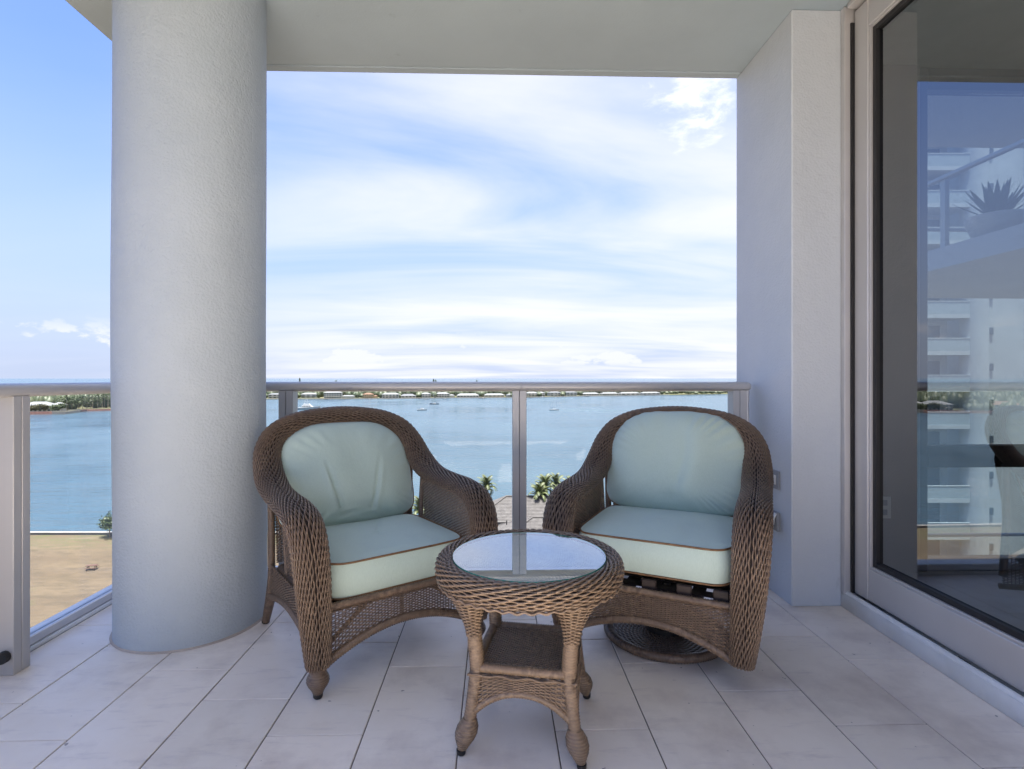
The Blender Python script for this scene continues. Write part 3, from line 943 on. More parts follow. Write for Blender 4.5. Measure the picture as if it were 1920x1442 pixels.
def palm(p, h, label, group=None, n=20, k=1.0, lean=(0, 0)):
    t = thing('palm_tree', label, 'palm', p, random.uniform(0, 6), group)
    m = MB(); z = np.linspace(-.4, h, 14)
    s = z / h
    m.tube(np.stack([lean[0] * s ** 2, lean[1] * s ** 2, z], -1), .17 + .05 * np.exp(-s * 6) + .012 * np.cos(np.arange(14) * np.pi), 8)
    m.build('trunk', 'bark', t, 60)
    for i in range(n):
        f = FRONDS[min(2, int(i / n * 3))]
        o = link(f, 'frond', 'palm', t, (lean[0], lean[1], h - .05 + .25 * (1 - i / n)))
        o.rotation_euler = (random.uniform(-.2, .2), R(-66 + 96 * i / n), i * 2.399 + random.uniform(-.25, .25))
        o.scale = (k,) * 3
    return t


def hip(m, x0, x1, y0, y1, z0, z1, courses=0, ov=.5):
    """hip roof, stepped into tile courses when asked"""
    x0 -= ov; x1 += ov; y0 -= ov; y1 += ov
    d = min(x1 - x0, y1 - y0) / 2
    n = max(courses, 1)
    for i in range(n):
        a, b = i / n, (i + 1) / n
        za, zb = z0 + (z1 - z0) * a, z0 + (z1 - z0) * b
        li = .07 if courses else 0
        r0 = [x0 + d * a, x1 - d * a, y0 + d * a, y1 - d * a]; r1 = [x0 + d * b, x1 - d * b, y0 + d * b, y1 - d * b]
        c0 = [(r0[0], r0[2]), (r0[1], r0[2]), (r0[1], r0[3]), (r0[0], r0[3])]; c1 = [(r1[0], r1[2]), (r1[1], r1[2]), (r1[1], r1[3]), (r1[0], r1[3])]
        V = [(*p, za) for p in c0] + [(*p, za + li) for p in c0] + [(*p, zb + li * .1) for p in c1]
        Q = [[j, (j + 1) % 4, 4 + (j + 1) % 4, 4 + j] for j in range(4)] if courses else []
        Q += [[4 + j, 4 + (j + 1) % 4, 8 + (j + 1) % 4, 8 + j] for j in range(4)]
        m.add(V, Q)
    return m


def house(x0, x1, inland, label, wall='hw', roof='rw', storeys=2, deep=11, cols=4, group='houses along the far shore', wing=0, rh=2.6):
    pa, pb = shore_point(x0, inland), shore_point(x1, inland)
    c = (pa + pb) / 2; w = (pb - pa).length
    t = thing('waterfront_house', label, 'house', c, math.atan2(pb.y - pa.y, pb.x - pa.x), group)
    H = 3.1 * storeys
    w1 = w * (1 - wing)
    xa = -w / 2
    MB().box((xa + w1 / 2, deep / 2, H / 2 - .2), (w1, deep, H + .4)).build('wall', wall, t)
    hip(MB(), xa, xa + w1, 0, deep, H, H + rh, ov=.8).build('roof', roof, t)
    if wing:
        MB().box((xa + w1 + w * wing / 2, deep * .5, 1.5), (w * wing - .1, deep * .7, 3.4)).build('wall', wall, t)
        hip(MB(), xa + w1, xa + w, deep * .15, deep * .85, 3.2, 5.0, ov=.5).build('roof', roof, t)
    win = None
    for f in range(storeys):
        for k in range(cols):
            ww = w1 / cols * .55
            o = MB().box((0, 0, 0), (ww, .16, 1.7)).build('window', 'pane', t, None, (xa + w1 * (k + .5) / cols, -.05, 1.55 + 3.1 * f))
    if storeys > 1:
        MB().box((xa + w1 / 2, -.7, 3.05), (w1 * .8, 1.4, .22)).build('balcony', 'hw', t)
    return t


def dock(x, out, wide, label, mat='dock'):
    p = shore_point(x, 0, SEA); q = shore_point(x, -out, SEA)
    t = thing('boat_dock', label, 'dock', p, math.atan2(q.y - p.y, q.x - p.x), 'docks along the far shore')
    MB().box((out / 2, 0, 1.35), (out, 2.2, .25)).build('deck', mat, t)
    MB().box((out - 1, 0, 1.36), (2.2, wide, .25)).build('deck', mat, t)
    for k in range(int(wide // 3) + 1):
        MB().tube([(out + .1, -wide / 2 + k * 3, -1.5), (out + .1, -wide / 2 + k * 3, 2.6)], .22, 6).build('pile', mat, t)
    return t


def hull_mesh(L, beam, free, n=16, sheer=.5):
    s = np.linspace(0, 1, n)
    hb = beam / 2 * np.clip(1.12 * (1 - s ** 3.2), 0, 1) ** .7 * (.88 + .12 * np.minimum(s * 5, 1)); hb[-1] = .02
    z = free * (1 + sheer * s ** 2)
    rings = []
    for si, b, zi in zip(s, hb, z):
        k = (si - .5) * L
        rake = .10 * L * max(0, si - .8)
        rings.append([(k + rake, b, zi), (k + rake * .6, b * .93, zi * .5), (k, b * .72, -.05), (k - .0, b * .35, -.45), (k, -b * .35, -.45), (k, -b * .72, -.05), (k + rake * .6, -b * .93, zi * .5), (k + rake, -b, zi)])
    V = np.array(rings); m = MB(); m.grid(V, closed_v=False)
    m.grid(np.stack([V[:, 7], V[:, 0]], 1) - np.array([0, 0, .12]))
    m.poly(V[0])
    return m


def cabin(m, x0, x1, w, z0, z1, rake_f=.5, rake_b=.1):
    V = [(x0, -w / 2, z0), (x1, -w / 2, z0), (x1, w / 2, z0), (x0, w / 2, z0),
         (x0 + rake_b, -w / 2 * .9, z1), (x1 - rake_f, -w / 2 * .9, z1), (x1 - rake_f, w / 2 * .9, z1), (x0 + rake_b, w / 2 * .9, z1)]
    return m.add(V, [[0, 3, 2, 1], [4, 5, 6, 7], [0, 1, 5, 4], [1, 2, 6, 5], [2, 3, 7, 6], [3, 0, 4, 7]])


def boats():
    # sportfishing yacht
    p = on_level(577, 767.5, SEA); L = 27
    t = thing('motor_yacht', 'large white sportfishing yacht with tall flybridge under way on the lagoon', 'yacht', p, R(6))
    hull_mesh(L, 7, 1.9, sheer=.95).build('hull', 'boat', t, 40)
    cabin(MB(), -6, 6.5, 5.4, 1.8, 4.6, 3.2, .2).build('cabin', 'boat', t)
    cabin(MB(), -4.5, 3.0, 4.4, 4.6, 6.4, 1.2, .2).build('flybridge', 'boat', t)
    for x in range(5): MB().box((-4.6 + x * 1.7, 0, 3.35), (1.2, 5.32, .8)).build('window', 'pane', t)
    m = MB()
    for x in (-3.8, -.2):
        for y in (-1.6, 1.6): m.tube([(x, y, 6.3), (x * .6 - .5, y * .5, 11)], .09, 5)
    m.build('tower_leg', 'boat', t)
    MB().box((-1.0, 0, 8.3), (3.4, 3.4, .2)).build('tower_deck', 'boat', t)
    MB().box((-1.0, 0, 11), (2.4, 2, .25)).build('tower_top', 'boat', t)
    MB().tube([(-1, 0, 11), (-1.6, 0, 14)], .05, 4).build('aerial', 'boat', t)
    # small motor cruiser
    p = on_level(791, 769.5, SEA)
    t = thing('motor_cruiser', 'small white cabin cruiser moored on open water', 'boat', p, R(4))
    hull_mesh(10.6, 3.4, 1.0, sheer=.5).build('hull', 'boat', t, 40)
    cabin(MB(), -1.8, 3.0, 2.5, 1.0, 2.2, 1.6, .2).build('cabin', 'boat', t)
    MB().box((-.2, 0, 1.7), (2.0, 2.42, .4)).build('window', 'pane', t)
    MB().box((-2.8, 0, 2.9), (3.0, 2.6, .14)).build('canopy', 'boat_blue', t)
    m = MB()
    for x in (-4.1, -1.5):
        for y in (-1.2, 1.2): m.tube([(x, y, .9), (x, y, 2.9)], .05, 4)
    m.build('canopy_frame', 'boat', t)
    # dark hulled sloop
    def sloop(px_, py_, L, mast, hull, label, rz, boom=True):
        p = on_level(px_, py_, SEA)
        t = thing('sailboat', label, 'sailboat', p, rz)
        hull_mesh(L, L * .3, L * .085, sheer=.35).build('hull', hull, t, 40)
        cabin(MB(), -L * .18, L * .22, L * .17, L * .085, L * .15, L * .06, .1).build('cabin', 'boat', t)
        MB().tube([(L * .10, 0, .3), (L * .10, 0, mast)], .11, 6).build('mast', 'boat', t)
        MB().tube([(L * .10, 0, L * .24), (-L * .36, 0, L * .25)], .14, 6).build('boom', 'boat_blue', t)
        m = MB()
        for q in ((L * .5, 0), (-L * .48, 0)): m.tube([(q[0], q[1], L * .1), (L * .10, 0, mast)], .03, 3)
        m.build('stay', 'boat', t)
        MB().box((-L * .30, 0, L * .27), (L * .24, L * .22, .12)).build('canopy', 'boat_blue', t)
        m = MB()
        for x in (-.40, -.20):
            for y in (-.1, .1): m.tube([(L * x, L * y, L * .07), (L * x, L * y, L * .27)], .04, 4)
        m.build('canopy_frame', 'boat', t)
    sloop(814.5, 758.2, 12.5, 14.5, 'boat_blue', 'navy hulled sailboat moored beyond the cabin cruiser', R(176))
    sloop(1039, 769.3, 10.6, 18.5, 'boat', 'white sailboat with bare mast moored alone on open water', R(-6))
    sloop(798, 749.7, 9.5, 12, 'boat', 'white sailboat lying close in off the far docks', R(12))
    sloop(835, 748.6, 8.5, 10, 'boat', 'short white sailboat moored off the broad house with pale roofs', R(170))
    for (x, y, L, lab) in ((692, 750.2, 5.5, 'white skiff lying off the yellow house'), (906, 748, 7.5, 'white launch tied up near the long low house'),
                           (1017, 745.6, 8.5, 'white launch alongside the crowded quay'), (1100, 744.0, 8, 'dark launch off the quay with bare masts')):
        p = on_level(x, y, SEA)
        t = thing('motor_launch', lab, 'boat', p, R(random.uniform(-25, 25)))
        hull_mesh(L, L * .32, .8, sheer=.4).build('hull', 'boat' if 'white' in lab else 'boat_blue', t, 40)
        cabin(MB(), -L * .12, L * .2, L * .2, .8, 2.0, .6, .2).build('cabin', 'boat', t)


def far_shore():
    house(503, 527, 28, 'white house with grey hipped roof seen left of a railing post', 'hw', 'rg', 2, cols=3)
    house(564, 592, 42, 'pale two storey house half hidden behind trees beyond the yacht', 'hg', 'rw', 2, cols=3)
    house(607, 664, 22, 'long white two storey villa with dark windows and pale wings', 'hw', 'rw', 3, cols=7, wing=.42)
    house(680, 707, 22, 'yellow two storey villa with rows of dark arched openings', 'hy', 'rb', 2, cols=5, wing=.28)
    house(716, 748, 20, 'white hipped villa with a small boathouse in front', 'hw', 'rw', 2, cols=5)
    house(752, 780, 24, 'low glassy house with blue grey roof and wide dark windows', 'hw', 'rg', 1, cols=4, rh=3.4)
    house(791, 808, 22, 'narrow white cottage behind the moored sailboats', 'hw', 'rw', 2, cols=3)
    house(818, 853, 24, 'broad white house with several pale roofs above moored boats', 'hw', 'rw', 2, cols=5, wing=.3)
    house(857, 898, 22, 'long low white house with pale hipped roof and porch', 'hw', 'rw', 1, cols=7, rh=3.4)
    house(908, 946, 30, 'beige bungalow behind trees by the middle railing post', 'hb', 'rw', 1, cols=5, rh=3)
    house(950, 972, 26, 'small grey house directly behind the middle railing post', 'hg', 'rg', 1, cols=3)
    house(990, 1009, 26, 'small beige house among trees just past the post', 'hb', 'rw', 2, cols=3)
    house(1013, 1022, 28, 'tall narrow white house by a cluster of docks', 'hw', 'rw', 2, cols=2)
    house(1032, 1052, 30, 'white house behind the lone sailboat mast', 'hw', 'rg', 2, cols=3)
    house(1062, 1082, 30, 'grey house in trees past the lone sailboat', 'hg', 'rg', 2, cols=3)
    house(1094, 1124, 26, 'row of white boathouses with dark bays', 'hw', 'rw', 1, cols=6)
    house(1130, 1160, 26, 'white marina shed with many dark bays', 'hw', 'rw', 1, cols=7)
    house(1165, 1200, 24, 'long white marina shed with a pale low roof', 'hw', 'rw', 1, cols=4)
    house(1205, 1238, 22, 'pale marina store at the end of the built up shore', 'hg', 'rw', 1, cols=4)
    # nearer villa seen past the column
    house(36, 96, 26, 'big white villa with pale hipped roofs on the nearer shore', 'hw', 'rw', 2, deep=16, cols=7, group='houses on the nearer shore', rh=3.8)
    house(97, 113, 30, 'small white pavilion beside the big villa', 'hw', 'rw', 2, deep=12, cols=2, group='houses on the nearer shore', rh=3.0)
    house(-110, -40, 30, 'white villa further along the nearer shore', 'hw', 'rb', 2, deep=16, cols=7, group='houses on the nearer shore', rh=3.6)
    house(-240, -170, 30, 'clay roofed villa at the far end of the nearer shore', 'hb', 'rb', 2, deep=16, cols=6, group='houses on the nearer shore', rh=3.6)
    for (x, out, wd, lab) in ((612, 10, 26, 'long pale dock in front of the white villa'), (646, 10, 20, 'short dock beside the white villa'),
                              (728, 12, 13, 'square dock before the white hipped villa'), (786, 9, 9, 'small dock by the narrow cottage'),
                              (905, 8, 14, 'low dock near the long low house'), (994, 10, 15, 'dock beside the small beige house'),
                              (1046, 9, 12, 'dock behind the lone sailboat'), (1190, 14, 40, 'long white marina quay'), (1225, 14, 40, 'quay at the end of the marina')):
        dock(x, out, wd, lab, 'dock' if x < 1100 else 'seawall')
    # nearer shore: rusty piling, pale picket dock
    def bank(xs, z1, mat, label, nm='sheet_piling'):
        m = MB(); ps = [shore_point(x, -.4, 0) for x in xs]
        for a, b in zip(ps[:-1], ps[1:]):
            c = (a + b) / 2; d = b - a
            m.box((c.x, c.y, (SEA - 1.5 + z1) / 2), (d.length + .3, .8, z1 - SEA + 1.5), math.atan2(d.y, d.x))
        o = m.build(nm, mat); tag(o, label, 'bulkhead')
    bank([-380, -150, 48, 100], SEA + 2.7, 'rust', 'rusty sheet piling bank below the big white villa')
    bank([100, 122, 140, 152], SEA + 2.2, 'dock', 'pale timber bulkhead between the rusty banks', 'timber_bulkhead')
    bank([152, 163, 212, 290], SEA + 2.3, 'rust', 'rusty sheet piling under the palm grove')
    bank([300, 420, 500, 640, 750, 850, 980, 1100, 1200, 1255], SEA + 1.6, 'seawall', 'grey seawall along the far built up shore', 'shore_wall')
    for k in range(26):
        x = 98 + k * 2.05
        p = shore_point(x, -3, SEA)
        tag(MB().tube([(0, 0, -1.5), (0, 0, 3.7)], .28, 6).build('mooring_pile', 'seawall', None, None, p), 'pale mooring pile standing off the nearer shore', 'pile', 'mooring piles off the nearer shore')
    # trees on the nearer shore
    k = 0
    for (x, inl, h, rad, mat) in ((60, 14, 8, 4.0, 'leaf_olive'), (73, 12, 9, 4.5, 'leaf_olive'), (84, 12, 8, 3.6, 'leaf_olive'), (103, 10, 8.5, 4.6, 'leaf'), (116, 20, 9, 4.5, 'leaf'),
                                  (122, 55, 17, 8, 'leaf'), (128, 40, 15, 7, 'leaf'), (135, 34, 15, 7, 'leaf'), (141, 44, 17, 8, 'leaf'), (148, 32, 16, 8, 'leaf'),
                                  (155, 38, 15, 7, 'leaf_far'), (163, 30, 14, 7, 'leaf'), (170, 34, 16, 8, 'leaf_far'), (178, 36, 15, 7, 'leaf'), (187, 40, 16, 7, 'leaf'), (197, 42, 17, 8, 'leaf'), (207, 40, 16, 8, 'leaf'),
                                  (20, 40, 15, 7, 'leaf'), (-10, 36, 15, 7, 'leaf'), (-35, 38, 16, 8, 'leaf'), (-130, 36, 15, 7, 'leaf'), (-160, 36, 15, 7, 'leaf')):
        lab = ('olive toned bushy tree in front of the big white villa' if mat == 'leaf_olive' else
               'dense dark green tree on the nearer shore behind the bulkhead' if mat == 'leaf' else 'paler grey green tree among dark trees on the nearer shore')
        tree(shore_point(x, inl), h, rad, lab, mat, 'trees on the nearer shore', n=520, leaf=.7)
    for (x, inl, h) in ((125, 16, 15), (174, 14, 17), (183, 15, 16), (192, 12, 19), (196, 12, 18), (202, 16, 19), (204, 11, 17)):
        palm(shore_point(x, inl), h, 'tall palm with a bare pale trunk on the nearer shore', 'palms on the nearer shore', n=16, k=1.35)
    # tall pines that stand out above the railing line
    for (x, inl, h, lab) in ((562, 120, 33.5, 'slender tall pine rising above the horizon beside a railing post'), (813, 130, 32, 'dark spire shaped pine breaking the horizon over the railing'),
                             (817, 130, 30.5, 'shorter pine right beside the spire shaped one'), (630, 150, 29.5, 'squat dark pine just above the railing left of the villa'),
                             (894, 140, 29.5, 'lone pine top just above the railing right of the spire')):
        p = shore_point(x, inl)
        t = thing('pine_tree', lab, 'tree', p)
        MB().tube([(0, 0, -.3), (0, 0, h)], [.5, .1], 6).build('trunk', 'bark', t)
        m = MB()
        for q in np.linspace(.25, 1, 12): leaf_cloud(m, (0, 0, h * q - .6), ((1.05 - q) * 5 + .6,) * 2 + (1.3,), 40, .9)
        m.build('crown', 'leaf', t)
    # the wood behind the houses, one mass
    m = MB()
    base = MB().lathe([(.15, -.55), (.75, -.35), (1, .05), (.8, .5), (.35, .85), (.05, .97)], sides=7, cap=False)
    BV, BQ = base.v[0], base.f[4][0]
    def clump(p, r, h):
        V = BV * np.array([r, r, h]) * (1 + .28 * (rng.random((len(BV), 1)) - .5)) + np.array([p.x, p.y, LAND + h * .5])
        m.add(V, BQ)
    taken = [(503, 527), (562, 594), (606, 666), (679, 708), (715, 749), (751, 781), (790, 809), (817, 854), (856, 899), (907, 947), (989, 1010), (1012, 1023), (1031, 1053), (1061, 1083), (1093, 1125), (1129, 1161), (1164, 1201), (1204, 1239), (40, 116)]
    for k in range(3600):
        x = random.uniform(-420, 1950)
        inl = random.uniform(10, 300)
        if any(a <= x <= b for a, b in taken) and inl < 60: continue
        if 100 < x < 212 and inl < 34: continue
        if inl < 26 and random.random() < .45: continue
        near = x < 240
        h = random.uniform(5, 10.5) * (1.25 if inl > 60 else .8)
        if x > 1245: h *= .75
        clump(shore_point(x, inl), random.uniform(3, 6.5), h)
    o = m.build('far_wood', 'leaf_far', None, 180)
    tag(o, 'green belt of trees and scrub covering the island across the water', 'woodland', kind='stuff')


def near_ground():
    # grey tiled house between the chairs
    t = thing('tiled_roof_house', 'house with weathered grey tiled hip roofs below, by the lagoon edge', 'house', (*cw(0, 100), LAND), -YAW)
    O = 100.0
    def w(x0, x1, y0, y1, ze): MB().box(((x0 + x1) / 2, (y0 + y1) / 2 - O, (ze - LAND) / 2 - .2), (x1 - x0 - .6, y1 - y0 - .6, ze - LAND + .4)).build('wall', 'hb', t)
    w(-7.2, 15, 106, 117, -26.6); w(-4, 21, 92.5, 107, -28.2); w(-13, -4, 96, 108, -28.8)
    mk = lambda x0, x1, y0, y1, ze, zr, n, nm: hip(MB(), x0, x1, y0 - O, y1 - O, ze - LAND, zr - LAND, n).build(nm, 'roof_tile', t)
    mk(-7.2, 15, 106, 117, -26.6, -22.9, 18, 'roof')
    mk(-4, 21, 92.5, 107, -28.2, -24.2, 24, 'roof')
    mk(-13, -4, 96, 108, -28.8, -26.4, 14, 'roof')
    # ridge caps
    m = MB()
    for (x0, x1, y, z) in ((-1.2, 9, 111.5, -22.83), (3.75, 13.25, 99.75, -24.12)):
        m.tube([(x0, y - O, z - LAND), (x1, y - O, z - LAND)], .17, 8)
    m.tube([(3.75, 99.75 - O, -24.12 - LAND), (-4.4, 92.1 - O, -28.1 - LAND)], .17, 8)
    m.tube([(3.75, 99.75 - O, -24.12 - LAND), (-4.4, 107.4 - O, -28.1 - LAND)], .17, 8)
    m.tube([(-1.2, 111.5 - O, -22.83 - LAND), (-7.6, 105.6 - O, -26.5 - LAND)], .17, 8)
    m.build('ridge_cap', 'roof_tile', t, 60)
    m = MB()
    for (x, y, z) in ((-1.0, 103.0, -26.1), (1.5, 97.2, -25.6), (8, 96.5, -26.0)):
        m.tube([(x, y - O, z - LAND - .3), (x, y - O, z - LAND + .55)], .11, 7)
    m.build('vent_pipe', 'gasket', t)
    # palms about the house
    for (x, y, zc, k, lab, n) in ((912, 918, 119, 1.0, 'palm with stiff upright fronds beside the grey roof', 22), (1010, 932, 112, .95, 'bushy palm behind the grey roof right of the post', 24),
                                  (1022, 918, 114, 1.0, 'fuller palm next to the bushy one beside chair arm', 24), (1042, 912, 118, .9, 'palm peeping above the wicker arm of the swivel chair', 20),
                                  (788, 962, 112, 1.1, 'young palm seen through the gap in the left chair', 22), (1068, 918, 117, .9, 'palm hidden mostly behind the swivel chair back', 18)):
        p = at_depth(x, y, zc); h = p.z - LAND
        palm((p.x, p.y, LAND), h, lab, 'palms round the tiled house', n=n + 4, k=k * 1.35)
    # bush by the seawall, picnic table on the field
    p = on_level(205, 1003, LAND); p = at_depth(206, 709, 117.5); p.z = LAND
    tree(p, 5.4, 2.6, 'dark rounded bush at the seawall beside the column', 'leaf', None, n=1500, name='shrub', leaf=.22, trunk=.14)
    p = on_level(172, 1068, LAND)
    t = thing('picnic_table', 'small dark picnic table standing alone on the dry grass', 'table', p, R(12))
    MB().box((0, 0, .76), (1.7, .75, .06)).build('tabletop', 'teak', t)
    for s in (-1, 1):
        MB().box((0, s * .68, .45), (1.7, .26, .05)).build('bench', 'teak', t)
        MB().box((s * .6, 0, .42), (.08, 1.5, .07)).build('crossbar', 'teak', t)
        for q in (-1, 1):
            MB().tube([(s * .6, q * .55, 0), (s * .6, q * .2, .75)], .05, 5).build('leg', 'teak', t)


def neighbour_building():
    FH = 3.19
    # white tower seen through the room
    p = at_depth(1826, 709, 48); X0 = p.x
    t = thing('apartment_tower', 'white apartment tower with stacked balconies seen through the door glass', 'building', (p.x, p.y, LAND), -YAW)
    base = 6.48 - LAND
    lv = [base + FH * k for k in range(-12, 9)]
    top = lv[-1]
    MB().box((-3.0, 4.2, top / 2), (4.0, 5, top)).build('wall', 'tower', t)
    MB().box((5.8, 3.2, top / 2), (8.6, 5, top)).build('wall', 'tower', t)
    MB().lathe([(1.02, 0), (1.02, top)], sides=32).build('column', 'tower', t, 50)
    slab = MB().box((-2.6, .6, 0), (4.0, 2.4, .35)).mesh('balcony_slab')
    rail = MB().box((-2.6, -.55, 0), (3.9, .05, 1.05)).mesh('balustrade')
    cap = MB().box((-2.6, -.55, 0), (3.95, .09, .07)).mesh('handrail')
    win = MB().box((0, 0, 0), (1.25, .12, 2.3)).mesh('window')
    sq = MB().box((0, 0, 0), (.62, .12, .62)).mesh('window')
    for z in lv:
        link(slab, 'balcony_slab', 'tower', t, (0, 0, z)); link(rail, 'balustrade', 'tower_rail', t, (0, 0, z + .72)); link(cap, 'handrail', 'tower', t, (0, 0, z + 1.28))
        link(win, 'window', 'tower_glass', t, (-3.75, 1.68, z + 1.4)); link(win, 'window', 'tower_glass', t, (-2.35, 1.68, z + 1.4))
        link(sq, 'window', 'tower_glass', t, (1.95, .67, z + 2.0))
    # nearer wing: floors with balconies running out towards the water
    t = thing('balcony_wing', 'white wing with glass railed balconies next to the room window', 'building', (6.8, 5.2, LAND))
    D = 6.1
    for k, z in enumerate((-3.25, 3.12, 6.30)):
        MB().box((2.6, D / 2, z - LAND - .16), (5.2, D, .32)).build('balcony_slab', 'tower', t)
        if z > 6: continue
        MB().box((.10, D / 2, z - LAND + .58), (.012, D - .1, .92)).build('glass_panel', 'rail_glass', t)
        MB().box((2.6, D - .1, z - LAND + .58), (5.0, .012, .92)).build('glass_panel', 'rail_glass', t)
        MB().box((.10, D / 2, z - LAND + 1.09), (.09, D - .1, .055), bev=.01).build('handrail', 'tower', t)
        MB().box((2.65, D - .1, z - LAND + 1.09), (5.0, .09, .053), bev=.01).build('handrail', 'tower', t)
        for y in (.4, 1.75, 3.1, 4.45, D - .2): MB().box((.14, y, z - LAND + .53), (.07, .09, 1.06)).build('post', 'tower', t)
    MB().box((8.3, 1.4, 26), (4.5, 2.8, 52)).build('wall', 'tower', t)
    # agave in a bowl on that balcony
    P = at_depth(1872, 430, 8.3)
    t = thing('potted_agave', 'spiky agave in a pale bowl on the neighbouring balcony', 'plant', (7.25, 7.75, 3.12))
    MB().lathe([(.16, 0), (.30, .10), (.36, .26), (.37, .34), (.33, .34), (.30, .28)], sides=24).build('bowl', 'pot', t, 40)
    for i in range(22):
        a = i * 2.4; e = R(28 + 50 * (i / 22)); L = .62 - .1 * (i / 22)
        d = np.array([math.cos(a) * math.cos(e), math.sin(a) * math.cos(e), math.sin(e)]); sd_ = np.array([-math.sin(a), math.cos(a), 0])
        s = np.linspace(0, 1, 6); wdt = .055 * (1 - s ** 2.5) + .004
        c = np.array([0, 0, .28]) + np.outer(s * L, d) + np.outer(s ** 2 * .05, [0, 0, 1])
        V = np.stack([c - wdt[:, None] * sd_, c - np.array([0, 0, .018]) * (1 - s[:, None]), c + wdt[:, None] * sd_], 1)
        MB().grid(V).build('leaf', 'agave', t)
    # slatted lounger on the lower balcony
    t = thing('slatted_chair', 'reddish slatted wooden chair on the lower neighbouring balcony', 'chair', (7.9, 8.6, -3.25), R(200))
    for k in range(7): MB().box((0, -.3 + k * .1, .42), (.62, .08, .025)).build('slat', 'teak', t)
    for k in range(6): MB().box((0, .36 + k * .035, .50 + k * .09), (.62, .022, .078)).build('slat', 'teak', t)
    for x in (-.31, .31):
        for y in (-.3, .33): MB().box((x, y, .21), (.05, .05, .42)).build('leg', 'teak', t)


build_land()
far_shore()
boats()
near_ground()
neighbour_building()


# ------------------------------------------------------------------ wicker furniture
def resample(ctrl, n=400):
    """smooth curve (Catmull-Rom) through rows of numbers, spaced evenly by the length of the first three"""
    C = np.asarray(ctrl, float); P = np.r_[[2 * C[0] - C[1]], C, [2 * C[-1] - C[-2]]]
    out = []
    t = np.linspace(0, 1, 24, endpoint=False)[:, None]
    for i in range(1, len(P) - 2):
        a, b, c, d = P[i - 1:i + 3]
        out.append(.5 * (2 * b + (c - a) * t + (2 * a - 5 * b + 4 * c - d) * t ** 2 + (3 * b - a - 3 * c + d) * t ** 3))
    D = np.r_[np.concatenate(out), [C[-1]]]
    L = np.r_[0, np.cumsum(np.linalg.norm(np.diff(D[:, :3], axis=0), axis=1))]
    s = np.linspace(0, L[-1], n)
    return np.stack([np.interp(s, L, D[:, k]) for k in range(D.shape[1])], -1), L[-1]


def rim_surface(zb):
    """the band: up the front of one arm, back along it, over the back and down the other side.
       rows: x y z, half width, half thickness, outward width direction"""
    half = [(.332, -.350, zb, .038, .038, 1, 0, 0),
            (.337, -.358, max(zb + .05, .17), .043, .039, 1, 0, 0),
            (.348, -.368, .30, .052, .039, 1, 0, 0),
            (.357, -.370, .43, .058, .038, 1, 0, 0),
            (.362, -.350, .535, .061, .036, 1, 0, 0),
            (.364, -.290, .605, .062, .034, 1, 0, 0),
            (.365, -.190, .632, .060, .033, 1, 0, 0),
            (.365, -.06, .640, .058, .032, 1, 0, .02),
            (.364, .06, .652, .057, .032, 1, 0, .06),
            (.363, .155, .678, .060, .034, 1, 0, .14),
            (.360, .235, .730, .057, .034, 1, 0, .28),
            (.347, .295, .797, .053, .034, .90, 0, .5),
            (.304, .335, .860, .050, .034, .66, 0, .78),
            (.220, .358, .903, .048, .034, .36, 0, .95),
            (.112, .370, .923, .047, .034, .15, 0, 1)]
    full = half + [(0, .374, .930, .047, .034, 0, 0, 1)] + [(-h[0], *h[1:5], -h[5], *h[6:]) for h in half[::-1]]
    D, L = resample(full, 900)
    T = unit(np.gradient(D[:, :3], axis=0))
    W = D[:, 5:8]; W = unit(W - T * np.sum(W * T, 1, keepdims=True))
    Nn = np.cross(W, T)
    u0 = np.linspace(0, 1, len(D))

    def surf(u, v):
        g = lambda a: np.stack([np.interp(u, u0, a[:, k]) for k in range(a.shape[1])], -1)
        pos, wt, w_, n_ = g(D[:, :3]), g(D[:, 3:5]), g(W), g(Nn)
        th = 2 * np.pi * v
        sp = lambda q, e: np.sign(q) * np.abs(q) ** e
        return pos + w_ * (wt[..., 0] * sp(np.cos(th), .82))[..., None] + n_ * (wt[..., 1] * sp(np.sin(th), .85))[..., None]
    return surf, L


CORE = .0035


def rim_meshes(zb, nm):
    surf, L = rim_surface(zb)
    m = MB()
    # v runs the long way round: strands follow the band
    flipped = lambda u, v: surf(u, v + .013)
    weave(m, flipped, 56, int(L / .0048), 0.0033, .0030, L / .042, lat=.0017, sides=4, flip=-1, jitter=.0012, flat=1.0)
    a = m.mesh(nm, 180)
    core = MB().grid(skin(lambda u, v: surf(u, v), 160, 20, CORE, closed_v=True), closed_v=True)
    for u in (0.0, 1.0):
        ring = surf(np.full(20, u), np.arange(20) / 20); core.poly(ring if u else ring[::-1])
    return a, core.mesh(nm + '_core', 60)


def arch_z(x, half=.295, z_end=.125, z_mid=.205):
    return z_mid - (z_mid - z_end) * (np.abs(x) / half) ** 2.0


def piping_tube(m, loop, r=.0042):
    m.tube(loop, r, 6, closed=True)


